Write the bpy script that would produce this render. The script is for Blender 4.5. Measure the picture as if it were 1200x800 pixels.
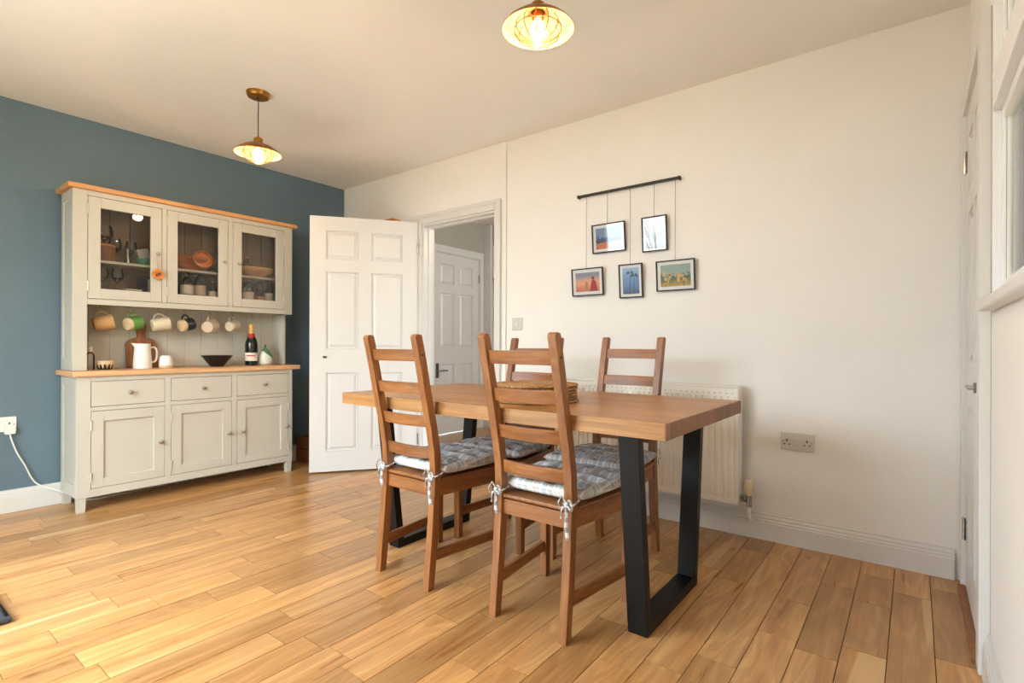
import bpy, bmesh, math, random
from mathutils import Vector, Matrix
random.seed(11)
for o in list(bpy.data.objects): bpy.data.objects.remove(o)
S = bpy.context.scene
COL = S.collection
PI = math.pi

# ------------------------------------------------------------------ camera
CAM_H = .985
cam_d = bpy.data.cameras.new('camera'); cam = bpy.data.objects.new('camera', cam_d); COL.objects.link(cam)
cam_d.sensor_width = 36; cam_d.lens = 613.0/1200*36; cam_d.shift_y = 4.2/1200
cam_d.clip_start = .02
cam.location = (0, 0, CAM_H)
cam.rotation_euler = (Matrix.Rotation(math.radians(37.6), 3, 'Z') @ Matrix.Rotation(PI/2, 3, 'X') @ Matrix.Rotation(.003, 3, 'Z')).to_euler()
S.camera = cam

# ------------------------------------------------------------------ world, daylight, exposure
W = bpy.data.worlds.new('sky'); S.world = W; W.use_nodes = True
wn = W.node_tree.nodes; wn.clear()
wo = wn.new('ShaderNodeOutputWorld'); bg = wn.new('ShaderNodeBackground')
bg.inputs[0].default_value = (.78, .91, 1.0, 1); bg.inputs[1].default_value = 14.0      # bright overcast sky
W.node_tree.links.new(bg.outputs[0], wo.inputs[0])
def area(name, loc, rot, sx, sy, power=0, color=(1, 1, 1), portal=False):
    d = bpy.data.lights.new(name, 'AREA'); d.shape = 'RECTANGLE'; d.size = sx; d.size_y = sy
    d.energy = power; d.color = color
    if portal: d.cycles.is_portal = True
    o = bpy.data.objects.new(name, d); COL.objects.link(o); o.location = loc; o.rotation_euler = rot
    return o
PX0, PX1 = -3.25, -1.35          # patio opening in the wall behind the camera
YF = -.45
area('patio_portal', ((PX0+PX1)/2, YF-.06, 1.05), (PI/2, 0, 0), PX1-PX0, 2.1, 1, portal=True)
area('side_window_portal', (.26, 1.45, 1.65), (0, PI/2, 0), 1.1, 1.15, 1, portal=True)
area('hall_portal', (-.54, 3.95, 1.45), (0, PI/2, 0), 1.3, .5, 1, portal=True)
hd = bpy.data.lights.new('hall_fill', 'POINT'); hd.energy = 20; hd.color = (1, .80, .58); hd.shadow_soft_size = .06
ho = bpy.data.objects.new('hall_fill', hd); COL.objects.link(ho); ho.location = (-1.75, 4.05, 2.15)      # unseen fill light added to warm the hall
V = S.view_settings
V.view_transform = 'Standard'; V.look = 'None'; V.gamma = 1; V.use_curve_mapping = False
V.exposure = .38
LAMP_W = 11.0

# ------------------------------------------------------------------ node helpers
def new_mat(name):
    m = bpy.data.materials.new(name); m.use_nodes = True
    nt = m.node_tree
    return m, nt, nt.nodes['Principled BSDF']
def srgb(r, g, b):
    f = lambda c: (c/255/12.92) if c/255 <= .04045 else ((c/255+.055)/1.055)**2.4
    return (f(r), f(g), f(b), 1)
def N(nt, t, **kw):
    n = nt.nodes.new(t)
    for k, v in kw.items(): setattr(n, k, v)
    return n
def ramp(nt, stops):
    r = N(nt, 'ShaderNodeValToRGB'); e = r.color_ramp.elements
    while len(e) < len(stops): e.new(.5)
    for i, (p, c) in enumerate(stops): e[i].position = p; e[i].color = c
    return r
def coords(nt, scale=(1, 1, 1), rnd=True):
    tc = N(nt, 'ShaderNodeTexCoord'); mp = N(nt, 'ShaderNodeMapping'); mp.inputs['Scale'].default_value = scale
    if rnd:
        oi = N(nt, 'ShaderNodeObjectInfo'); ml = N(nt, 'ShaderNodeVectorMath', operation='SCALE')
        cb = N(nt, 'ShaderNodeCombineXYZ')
        for i, k in enumerate((37.1, 53.7, 91.3)):
            mm = N(nt, 'ShaderNodeMath', operation='MULTIPLY'); mm.inputs[1].default_value = k
            nt.links.new(oi.outputs['Random'], mm.inputs[0]); nt.links.new(mm.outputs[0], cb.inputs[i])
        ad = N(nt, 'ShaderNodeVectorMath', operation='ADD')
        nt.links.new(tc.outputs['Object'], ad.inputs[0]); nt.links.new(cb.outputs[0], ad.inputs[1])
        nt.links.new(ad.outputs[0], mp.inputs[0])
    else: nt.links.new(tc.outputs['Object'], mp.inputs[0])
    return mp.outputs[0]
def paint(name, col, rough=.5, bump=.0, bscale=300, var=.03, metallic=0, spec=.5):
    m, nt, p = new_mat(name)
    v = coords(nt, (1, 1, 1))
    n = N(nt, 'ShaderNodeTexNoise'); n.inputs['Scale'].default_value = 4; n.inputs['Detail'].default_value = 3
    nt.links.new(v, n.inputs['Vector'])
    a = tuple(max(0, c*(1-var)) for c in col[:3])+(1,); b = tuple(min(1, c*(1+var)) for c in col[:3])+(1,)
    r = ramp(nt, [(.3, a), (.7, b)]); nt.links.new(n.outputs['Fac'], r.inputs[0]); nt.links.new(r.outputs[0], p.inputs['Base Color'])
    p.inputs['Roughness'].default_value = rough; p.inputs['Metallic'].default_value = metallic
    p.inputs['Specular IOR Level'].default_value = spec
    if bump:
        n2 = N(nt, 'ShaderNodeTexNoise'); n2.inputs['Scale'].default_value = bscale; nt.links.new(v, n2.inputs['Vector'])
        b2 = N(nt, 'ShaderNodeBump'); b2.inputs['Strength'].default_value = bump; b2.inputs['Distance'].default_value = .002
        nt.links.new(n2.outputs['Fac'], b2.inputs['Height']); nt.links.new(b2.outputs[0], p.inputs['Normal'])
    return m
def wood(name, dark, mid, light, axis='X', rough=.4, fine=1.0, tone=.0, sap=None, knots=False, rings=0, streak=.8):
    """grain runs along the axis; tone = how much whole pieces differ from each other"""
    m, nt, p = new_mat(name)
    sc = [9*fine]*3; sc['XYZ'.index(axis)] = .55*fine
    v = coords(nt, sc)
    n = N(nt, 'ShaderNodeTexNoise'); n.inputs['Scale'].default_value = 1.6; n.inputs['Detail'].default_value = 7
    n.inputs['Roughness'].default_value = .62; n.inputs['Distortion'].default_value = 1.4
    nt.links.new(v, n.inputs['Vector'])
    r = ramp(nt, [(.28, dark), (.5, mid), (.74, light)]); nt.links.new(n.outputs['Fac'], r.inputs[0])
    sc2 = [70*fine]*3; sc2['XYZ'.index(axis)] = 2.0*fine
    v2 = coords(nt, sc2)
    n2 = N(nt, 'ShaderNodeTexNoise'); n2.inputs['Scale'].default_value = 1.5; n2.inputs['Detail'].default_value = 3
    nt.links.new(v2, n2.inputs['Vector'])
    r2 = ramp(nt, [(.3, (.78, .76, .74, 1)), (.62, (1.06, 1.06, 1.06, 1))]); nt.links.new(n2.outputs['Fac'], r2.inputs[0])
    mx = N(nt, 'ShaderNodeMix', data_type='RGBA', blend_type='MULTIPLY'); mx.inputs[0].default_value = streak
    nt.links.new(r.outputs[0], mx.inputs[6]); nt.links.new(r2.outputs[0], mx.inputs[7])
    out = mx.outputs[2]
    if rings:
        scr = [5.0]*3; scr['XYZ'.index(axis)] = .75
        vr = coords(nt, scr); nr = N(nt, 'ShaderNodeTexNoise'); nr.inputs['Scale'].default_value = 1.0; nr.inputs['Detail'].default_value = 2.5; nr.inputs['Distortion'].default_value = .35
        nt.links.new(vr, nr.inputs['Vector'])
        k = N(nt, 'ShaderNodeMath', operation='MULTIPLY'); k.inputs[1].default_value = 95; nt.links.new(nr.outputs['Fac'], k.inputs[0])
        sn = N(nt, 'ShaderNodeMath', operation='SINE'); nt.links.new(k.outputs[0], sn.inputs[0])
        rr_ = ramp(nt, [(.0, (1-rings,)*3+(1,)), (.75, (1.02, 1.02, 1.02, 1))]); nt.links.new(sn.outputs[0], rr_.inputs[0])
        mr_ = N(nt, 'ShaderNodeMix', data_type='RGBA', blend_type='MULTIPLY'); mr_.inputs[0].default_value = 1
        nt.links.new(out, mr_.inputs[6]); nt.links.new(rr_.outputs[0], mr_.inputs[7]); out = mr_.outputs[2]
    if sap:
        sc3 = [5.5]*3; sc3['XYZ'.index(axis)] = .28
        v3 = coords(nt, sc3); n3 = N(nt, 'ShaderNodeTexNoise'); n3.inputs['Scale'].default_value = 1.2; n3.inputs['Detail'].default_value = 1.5
        n3.inputs['Distortion'].default_value = .5
        nt.links.new(v3, n3.inputs['Vector'])
        r3 = ramp(nt, [(.700, (0, 0, 0, 1)), (.716, (1, 1, 1, 1))]); nt.links.new(n3.outputs['Fac'], r3.inputs[0])
        ms = N(nt, 'ShaderNodeMath', operation='MULTIPLY'); ms.inputs[1].default_value = .75; nt.links.new(r3.outputs[0], ms.inputs[0])
        m3 = N(nt, 'ShaderNodeMix', data_type='RGBA'); nt.links.new(ms.outputs[0], m3.inputs[0])
        nt.links.new(out, m3.inputs[6]); m3.inputs[7].default_value = sap; out = m3.outputs[2]
    if knots:
        vk = coords(nt, (7, 3.2, 7)); vo = N(nt, 'ShaderNodeTexVoronoi'); vo.inputs['Scale'].default_value = 1.0
        nt.links.new(vk, vo.inputs['Vector'])
        rk = ramp(nt, [(.03, (1, 1, 1, 1)), (.10, (0, 0, 0, 1))]); nt.links.new(vo.outputs['Distance'], rk.inputs[0])
        mk = N(nt, 'ShaderNodeMath', operation='MULTIPLY'); mk.inputs[1].default_value = .6; nt.links.new(rk.outputs[0], mk.inputs[0])
        m4 = N(nt, 'ShaderNodeMix', data_type='RGBA'); nt.links.new(mk.outputs[0], m4.inputs[0])
        nt.links.new(out, m4.inputs[6]); m4.inputs[7].default_value = tuple(c*.3 for c in dark[:3])+(1,); out = m4.outputs[2]
    if tone:
        oi = N(nt, 'ShaderNodeObjectInfo')
        mr = N(nt, 'ShaderNodeMapRange'); mr.inputs[3].default_value = 1-tone; mr.inputs[4].default_value = 1+tone
        nt.links.new(oi.outputs['Random'], mr.inputs[0])
        hs = N(nt, 'ShaderNodeHueSaturation'); nt.links.new(mr.outputs[0], hs.inputs['Value']); nt.links.new(out, hs.inputs['Color'])
        out = hs.outputs[0]
    nt.links.new(out, p.inputs['Base Color'])
    rr = N(nt, 'ShaderNodeMapRange'); rr.inputs[3].default_value = rough-.06; rr.inputs[4].default_value = rough+.1
    nt.links.new(n.outputs['Fac'], rr.inputs[0]); nt.links.new(rr.outputs[0], p.inputs['Roughness'])
    bp = N(nt, 'ShaderNodeBump'); bp.inputs['Strength'].default_value = .12; bp.inputs['Distance'].default_value = .001
    nt.links.new(n2.outputs['Fac'], bp.inputs['Height']); nt.links.new(bp.outputs[0], p.inputs['Normal'])
    return m
def glass(name, tint=(1, 1, 1, 1), rough=.02, ior=1.5, mixwhite=0.0):
    m, nt, p = new_mat(name); nt.nodes.remove(p)
    tr = N(nt, 'ShaderNodeBsdfTransparent'); tr.inputs[0].default_value = tint
    gl = N(nt, 'ShaderNodeBsdfGlossy'); gl.inputs['Roughness'].default_value = rough
    fr = N(nt, 'ShaderNodeFresnel'); fr.inputs[0].default_value = ior
    ns = N(nt, 'ShaderNodeTexNoise'); ns.inputs['Scale'].default_value = 2.0
    bp = N(nt, 'ShaderNodeBump'); bp.inputs['Strength'].default_value = .02; nt.links.new(ns.outputs['Fac'], bp.inputs['Height'])
    nt.links.new(bp.outputs[0], gl.inputs['Normal'])
    mx = N(nt, 'ShaderNodeMixShader'); nt.links.new(fr.outputs[0], mx.inputs[0]); nt.links.new(tr.outputs[0], mx.inputs[1]); nt.links.new(gl.outputs[0], mx.inputs[2])
    nt.links.new(mx.outputs[0], nt.nodes['Material Output'].inputs[0])
    return m
def emit(name, col, strength):
    m, nt, p = new_mat(name)
    p.inputs['Base Color'].default_value = col; p.inputs['Emission Color'].default_value = col; p.inputs['Emission Strength'].default_value = strength
    return m

M = {}
M['wall'] = paint('white_wall_paint', srgb(236, 233, 228), .7, .06, 250, .012)
M['ceil'] = paint('ceiling_paint', srgb(236, 231, 224), .85, .04, 250, .012)
M['blue'] = paint('blue_wall_paint', srgb(98, 120, 134), .5, .08, 200, .03)
M['gloss'] = paint('white_gloss_paint', srgb(218, 216, 212), .32, .0, 200, .01)
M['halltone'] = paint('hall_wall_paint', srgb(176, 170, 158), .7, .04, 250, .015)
M['upvc'] = paint('white_upvc', srgb(240, 241, 242), .25, 0, 100, .008)
M['grey'] = paint('soft_grey_cabinet_paint', srgb(196, 191, 178), .42, .02, 400, .015)
M['slab'] = paint('screed', srgb(52, 32, 18), .9)
M['black'] = paint('black_steel', srgb(11, 11, 12), .45, .05, 120, .1, .0, .3)
M['blackmatt'] = paint('black_frame', srgb(34, 30, 28), .5)
M['chrome'] = paint('brushed_nickel', srgb(190, 185, 176), .28, 0, 100, .03, 1)
M['brass'] = paint('aged_brass', srgb(168, 118, 58), .33, .05, 90, .12, 1)
M['hingemetal'] = paint('satin_hinge_metal', srgb(214, 208, 196), .3, 0, 100, .03, .6)
M['darkcord'] = paint('brown_cord', srgb(58, 44, 32), .8)
M['whiteplastic'] = paint('white_plastic', srgb(232, 230, 224), .35)
M['greyplastic'] = paint('satin_socket_plate', srgb(206, 204, 196), .35)
M['creamplastic'] = paint('aged_cream_plastic', srgb(222, 200, 160), .45)
M['rad'] = paint('radiator_enamel', srgb(238, 233, 222), .35, 0, 100, .008)
M['void'] = paint('dark_slot', srgb(20, 18, 17), .8)
M['steel'] = paint('stainless_steel', srgb(160, 160, 158), .22, 0, 100, .05, 1)
M['floor'] = wood('oak_floorboard', srgb(166, 112, 62), srgb(188, 138, 84), srgb(204, 158, 104), 'Y', .28, 1.0, .23, srgb(214, 174, 122), True, .12, .45)
for a in 'XYZ':
    M['chair'+a] = wood('stained_pine_'+a, srgb(112, 68, 34), srgb(146, 92, 48), srgb(168, 114, 64), a, .38, 1.4, .06)
M['table'] = wood('oak_table', srgb(146, 100, 56), srgb(172, 124, 74), srgb(190, 144, 92), 'X', .36, 1.1, .10)
M['tableend'] = wood('oak_end_grain', srgb(108, 70, 46), srgb(136, 92, 62), srgb(158, 112, 78), 'Z', .5, 2.0, .12)
M['oak'] = wood('light_oak', srgb(200, 138, 84), srgb(218, 160, 104), srgb(230, 178, 124), 'Y', .4, 1.2)
M['worktop'] = wood('pale_oak_worktop', srgb(204, 152, 104), srgb(218, 170, 124), srgb(228, 186, 142), 'Y', .4, 1.2)
M['cupboard'] = paint('cupboard_inside_brown', srgb(124, 104, 84), .6)  # browner inside the glazed cupboards than the grey outside
M['walnut'] = wood('brown_board_wood', srgb(104, 64, 34), srgb(136, 86, 48), srgb(158, 106, 64), 'Z', .5, 1.5)
M['bowlwood'] = wood('turned_bowl_wood', srgb(120, 66, 30), srgb(170, 100, 52), srgb(200, 132, 76), 'Y', .42, 1.6)
M['palewood'] = wood('pale_bowl_wood', srgb(178, 132, 84), srgb(204, 160, 108), srgb(222, 184, 134), 'Y', .5, 1.6)
M['orangewood'] = wood('orange_wood', srgb(190, 110, 50), srgb(215, 135, 66), srgb(232, 160, 90), 'X', .45, 1.6)
M['pane'] = glass('window_glass')
M['picglass'] = glass('picture_glass', (.97, .97, .97, 1), .015, 1.42)
M['clearglass'] = glass('clear_glassware', (.96, .97, .96, 1), .03)
M['greenglass'] = glass('green_bottle_glass', (.40, .62, .42, 1), .05)
M['aquaglass'] = glass('aqua_bottle_glass', (.66, .86, .84, 1), .05)
M['amberglass'] = glass('amber_glass', (.70, .48, .22, 1), .05)
M['darkglass'] = paint('dark_bottle_glass', srgb(16, 22, 16), .08)
def ceramic(n, rgb, rough=.3, bump=0): M[n] = paint(n, srgb(*rgb), rough, bump, 160, .03); return M[n]
ceramic('white_glaze', (232, 228, 220)); ceramic('black_glaze', (26, 22, 20), .45); ceramic('green_glaze', (98, 150, 70), .22)
ceramic('tan_glaze', (190, 146, 98), .4); ceramic('cream_glaze', (214, 200, 170), .35); ceramic('navy_glaze', (44, 52, 62), .22)
ceramic('pink_glaze', (212, 190, 166), .35, .05); ceramic('grey_glaze', (196, 184, 166), .4, .1); ceramic('stoneware', (214, 186, 146), .7)
ceramic('teal_glaze', (70, 160, 140), .3); ceramic('gold_foil', (214, 166, 90), .35); ceramic('red_foil', (170, 28, 24), .4)
ceramic('label_paper', (226, 216, 200), .7); ceramic('vase_green', (78, 122, 88), .3); ceramic('cork', (190, 140, 92), .8)
ceramic('slate_box', (165, 166, 164), .7); ceramic('blue_tin', (40, 52, 76), .4); ceramic('yellow_glaze', (206, 152, 52), .35); ceramic('pinkcap', (206, 150, 124), .5)
ceramic('print_white', (238, 236, 230), .6); ceramic('rubber', (46, 48, 54), .7, .3); ceramic('stem_white', (220, 214, 200), .4)

# ------------------------------------------------------------------ mesh builder
class B:
    def __init__(s): s.bm = bmesh.new()
    def box(s, x0, x1, y0, y1, z0, z1, mat=None):
        vs = [s.bm.verts.new(p) for p in ((x0,y0,z0),(x1,y0,z0),(x1,y1,z0),(x0,y1,z0),(x0,y0,z1),(x1,y0,z1),(x1,y1,z1),(x0,y1,z1))]
        if mat is not None:
            for v in vs: v.co = mat @ v.co
        for f in ((3,2,1,0),(4,5,6,7),(0,1,5,4),(1,2,6,5),(2,3,7,6),(3,0,4,7)): s.bm.faces.new([vs[i] for i in f])
        return s
    def hexa(s, lo, hi):
        """lo, hi: four points each, counter-clockwise seen from above"""
        vs = [s.bm.verts.new(p) for p in list(lo)+list(hi)]
        for f in ((3,2,1,0),(4,5,6,7),(0,1,5,4),(1,2,6,5),(2,3,7,6),(3,0,4,7)): s.bm.faces.new([vs[i] for i in f])
        return s
    def lathe(s, prof, seg=24, mat=None, closed=False):
        rings = []
        for r, z in prof:
            if r < 1e-6: rings.append([s.bm.verts.new((0, 0, z))])
            else: rings.append([s.bm.verts.new((r*math.cos(2*PI*i/seg), r*math.sin(2*PI*i/seg), z)) for i in range(seg)])
        if mat is not None:
            for R in rings:
                for v in R: v.co = mat @ v.co
        prs = list(zip(rings, rings[1:])) + ([(rings[-1], rings[0])] if closed else [])
        for a, b in prs:
            if len(a) == 1 and len(b) == 1: continue
            for i in range(seg):
                j = (i+1) % seg
                if len(a) == 1: s.bm.faces.new((a[0], b[i], b[j]))
                elif len(b) == 1: s.bm.faces.new((a[i], a[j], b[0]))
                else: s.bm.faces.new((a[i], a[j], b[j], b[i]))
        return s
    def tube(s, pts, r, seg=8, closed=False, cap=True, flat=1.0):
        pts = [Vector(p) for p in pts]; n = len(pts); rings = []
        up = Vector((0, 0, 1)); prev = None
        for i, p in enumerate(pts):
            a = pts[(i-1) % n] if (closed or i > 0) else p; b = pts[(i+1) % n] if (closed or i < n-1) else p
            t = (b-a).normalized()
            if prev is None:
                u = t.cross(up)
                if u.length < 1e-3: u = t.cross(Vector((1, 0, 0)))
            else: u = prev - t*prev.dot(t)
            u.normalize(); prev = u; w = t.cross(u)
            rr = r[i] if isinstance(r, (list, tuple)) else r
            rings.append([s.bm.verts.new(p + u*rr*math.cos(2*PI*k/seg) + w*rr*flat*math.sin(2*PI*k/seg)) for k in range(seg)])
        for i in range(n if closed else n-1):
            a, b = rings[i], rings[(i+1) % n]
            for k in range(seg):
                l = (k+1) % seg; s.bm.faces.new((a[k], a[l], b[l], b[k]))
        if cap and not closed:
            s.bm.faces.new(rings[0][::-1]); s.bm.faces.new(rings[-1])
        return s
    def prism(s, poly, axis, a0, a1):
        """poly: 2-D points in the two other axes (cyclic order), extruded along axis"""
        def P(u, v, a): return {'X': (a, u, v), 'Y': (u, a, v), 'Z': (u, v, a)}[axis]
        lo = [s.bm.verts.new(P(u, v, a0)) for u, v in poly]; hi = [s.bm.verts.new(P(u, v, a1)) for u, v in poly]
        s.bm.faces.new(lo[::-1]); s.bm.faces.new(hi); n = len(poly)
        for i in range(n): j = (i+1) % n; s.bm.faces.new((lo[i], lo[j], hi[j], hi[i]))
        return s
    def grid(s, fn, nu, nv):
        vs = [[s.bm.verts.new(fn(i/(nu-1), j/(nv-1))) for j in range(nv)] for i in range(nu)]
        for i in range(nu-1):
            for j in range(nv-1): s.bm.faces.new((vs[i][j], vs[i+1][j], vs[i+1][j+1], vs[i][j+1]))
        return s
    def obj(s, name, mat, parent=None, bevel=0, seg=2, angle=32, loc=None, smooth=True, normals=True):
        bm = s.bm
        if normals: bmesh.ops.recalc_face_normals(bm, faces=bm.faces[:])
        if bevel:
            ed = [e for e in bm.edges if len(e.link_faces) == 2 and e.calc_face_angle(0) > math.radians(30)]
            bmesh.ops.bevel(bm, geom=ed, offset=bevel, segments=seg, affect='EDGES', profile=.5, clamp_overlap=True)
        me = bpy.data.meshes.new(name); bm.to_mesh(me); bm.free()
        if smooth:
            me.shade_smooth(); me.set_sharp_from_angle(angle=math.radians(angle))
        me.materials.append(M[mat] if isinstance(mat, str) else mat)
        o = bpy.data.objects.new(name, me); COL.objects.link(o)
        if bevel and smooth: o.modifiers.new('wn', 'WEIGHTED_NORMAL').keep_sharp = True
        if parent: o.parent = parent
        if loc: o.location = loc
        return o
def tag(o, label, cat, group=None):
    o['label'] = label; o['category'] = cat
    if group: o['group'] = group
    return o
def thing(name, label, cat, loc=(0, 0, 0), rz=0, group=None):
    o = bpy.data.objects.new(name, None); COL.objects.link(o); o.location = loc; o.rotation_euler = (0, 0, rz); o.empty_display_size = .05
    return tag(o, label, cat, group)
def struct(o): o['kind'] = 'structure'; return o
def copy_tree(o, parent=None):
    c = o.copy(); COL.objects.link(c); c.parent = parent
    for ch in list(o.children): copy_tree(ch, c)
    return c
def T(x, y, z): return Matrix.Translation((x, y, z))
def Rm(a, ax): return Matrix.Rotation(a, 4, ax)

# ------------------------------------------------------------------ room shell
CE = 2.418; YW = 2.905; XB = -4.195; XR = .18; WT = .10
YD = YW-.015                      # the door part of the back wall stands a little proud
DX0, DX1, DH = -3.13, -2.38, 1.945
floor_o = struct(B().box(XB-.1, XR+.1, YF-.1, YW, -.12, -.012).obj('floor', 'slab'))
# floorboards, each its own piece, running towards the back wall
PW = .1205; xr = XR-.022
row = 0; x1 = .053+PW
while x1 > XB+.005:
    x0 = max(x1-PW, XB+.001); xe = min(x1, XR-.016)
    y = YF + .002 - random.uniform(0, .6); 
    while y < YW-.002:
        L = random.choice((.3, .4, .5, .6, .75, .9, 1.05)); 
        ya = max(y, YF); yb = min(y+L, YW-.002)
        if yb-ya < .22 and yb >= YW-.003: ya = max(ya-.0, YF)
        if yb-ya > .03:
            cx, cy = (x0+xe)/2, (ya+yb)/2
            hx, hy = (xe-x0)/2-.0012, (yb-ya)/2-.0010
            B().box(-hx, hx, -hy, hy, -.014, 0).obj('floorboard', 'floor', floor_o, loc=(cx, cy, 0), smooth=False)
        y += L
    x1 -= PW; row += 1
struct(B().box(XB-.1, XR+.3, YF-.1, YW+2.6, CE, CE+.1).obj('ceiling', 'ceil'))
struct(B().box(XB-.1, XB, YF-.1, YW+WT, -.12, CE).obj('wall_left', 'blue'))
b = B()
b.box(XB, DX0, YD, YW+WT, -.12, CE); b.box(DX0, DX1, YD, YW+WT, DH, CE); b.box(DX1, -2.285, YD, YW+WT, -.12, CE)
b.box(-2.285, XR+.3, YW, YW+WT, -.12, CE)
struct(b.obj('wall_back', 'wall', smooth=False))
# right wall: door near the corner, window towards the camera
RY0, RY1 = 2.165, 2.835; RH = 1.93
WY0, WY1, WZ0, WZ1 = .90, 2.03, 1.118, 2.24
b = B()
b.box(XR, XR+.1, RY1, YW, -.12, CE); b.box(XR, XR+.1, RY0, RY1, RH, CE); b.box(XR, XR+.1, WY1, RY0, -.12, CE)
b.box(XR, XR+.1, WY0, WY1, -.12, WZ0); b.box(XR, XR+.1, WY0, WY1, WZ1, CE); b.box(XR, XR+.1, YF-.1, WY0, -.12, CE)
struct(b.obj('wall_right', 'wall', smooth=False))
b = B()
b.box(XB-.1, PX0, YF-.1, YF, -.12, CE); b.box(PX0, PX1, YF-.1, YF, 2.1, CE); b.box(PX1, XR+.1, YF-.1, YF, -.12, CE)
struct(b.obj('wall_front', 'wall', smooth=False))
# patio doorway frame behind the camera, its leaves folded away
b = B()
b.box(PX0, PX0+.06, YF-.08, YF-.01, 0, 2.1); b.box(PX1-.06, PX1, YF-.08, YF-.01, 0, 2.1); b.box(PX0+.06, PX1-.06, YF-.08, YF-.01, 2.04, 2.1)
struct(b.obj('trim_1', 'upvc', bevel=.004))
# garden ground outside
gm = paint('patio_stone', srgb(176, 168, 152), .9, .3, 30, .1)
gr = B().box(-14, 12, -14, YF-.1, -.3, -.13).box(XR+.1, 1.25, YF-.1, 6, -.3, -.13).obj('ground', gm); struct(gr)
struct(B().box(1.25, 1.4, -4, 2.9, -.3, 2.9).obj('wall_light_block', paint('block_beige', srgb(196, 180, 148), .9, .3, 20, .2)))  # added outside the side window to block daylight and colour the glass
struct(B().box(-10, 6, -5.2, -5.1, -.13, 1.62).obj('wall_garden', paint('fence_stain', srgb(92, 84, 62), .9, .3, 20, .15)))
def garden_tree(loc):
    t = thing('garden_tree', 'bare young garden tree beyond the patio door, reflected in picture glass', 'tree', loc)
    rnd = random.Random(5); tr = B().tube([(0, 0, 0), (.02, .01, .8), (-.02, .0, 1.5)], [.05, .04, .03], 8).obj('trunk', 'walnut', t)
    b = B()
    def grow(p, d, ln, r, lv):
        q = p+d*ln*.5+Vector((rnd.uniform(-.04, .04), rnd.uniform(-.04, .04), 0)); e = p+d*ln
        b.tube([p, q, e], [r, r*.8, r*.6], 5)
        if lv:
            for _ in range(3):
                nd = (d+Vector((rnd.uniform(-.8, .8), rnd.uniform(-.8, .8), rnd.uniform(-.1, .5)))).normalized(); grow(e, nd, ln*.72, r*.6, lv-1)
    for _ in range(5): grow(Vector((-.02, 0, 1.48)), Vector((rnd.uniform(-.8, .8), rnd.uniform(-.8, .8), .8)).normalized(), .55, .009, 2)
    b.obj('branches', 'walnut', t)
garden_tree((-4.1, -4.4, -.13))
# skirting
def skirt(name, axis, a0, a1, base, sgn):
    prof = [(0, 0), (.019, 0), (.019, .086), (.0165, .090), (.0165, .098), (.012, .104), (.012, .112), (.006, .122), (.006, .130), (0, .130)]
    poly = [(base+sgn*d, z) for d, z in prof]
    o = B().prism(poly, axis, a0, a1).obj(name, 'gloss', angle=25); return struct(o)
skirt('baseboard_back', 'X', -2.285, .135, YW-.0005, -1)
skirt('baseboard_left', 'Y', YF, YD-.0005, XB+.0005, 1)
skirt('baseboard_right', 'Y', YF, 2.095, XR-.0005, -1)
skirt('baseboard_behind_door', 'X', XB+.02, -3.2, YD-.0005, -1)
# architraves and linings
def architrave(name, pieces, lining):
    b = B()
    for p in pieces: b.box(*p)
    o = b.obj(name, 'gloss', bevel=.004); struct(o)
    b = B()
    for p in lining: b.box(*p)
    b.obj('lining', 'gloss', o, bevel=.002)
    return o
AW = .058
t = architrave('trim_2', [(DX0-AW, DX0-.004, YD-.018, YD, 0, DH+.075), (DX1+.004, DX1+AW, YD-.018, YD, 0, DH+.075), (DX0-.004, DX1+.004, YD-.018, YD, DH+.004, DH+.075)],
               [(DX0-.004, DX0+.012, YD-.001, YW+WT, 0, DH), (DX1-.012, DX1+.004, YD-.001, YW+WT, 0, DH), (DX0+.012, DX1-.012, YD-.001, YW+WT, DH-.012, DH+.004)])
B().box(DX0-AW-.002, DX0-.03, YD-.024, YD-.017, 0, DH+.077).box(DX1+.03, DX1+AW+.002, YD-.024, YD-.017, 0, DH+.077).box(DX0-.03, DX1+.03, YD-.024, YD-.017, DH+.05, DH+.077).obj('moulding', 'gloss', t, bevel=.003)
B().box(DX0+.012, DX0+.024, YD+.045, YD+.085, 0, DH-.012).box(DX1-.024, DX1-.012, YD+.045, YD+.085, 0, DH-.012).box(DX0+.024, DX1-.024, YD+.045, YD+.085, DH-.024, DH-.012).obj('door_stop', 'gloss', t, bevel=.002)
architrave('trim_3', [(.152, XR, RY0-.068, RY0+.004, 0, RH+.07), (.152, XR, RY1-.004, RY1+.062, 0, RH+.07), (.152, XR, RY0+.004, RY1-.004, RH-.004, RH+.07)],
           [(XR-.015, XR+.1, RY0, RY0+.012, 0, RH), (XR-.015, XR+.1, RY1-.012, RY1, 0, RH), (XR-.015, XR+.1, RY0+.012, RY1-.012, RH-.012, RH)])
struct(B().box(.142, .172, RY0+.004, RY1-.004, 0, .010).obj('trim_4', 'walnut', bevel=.004))     # wooden threshold strip

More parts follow.
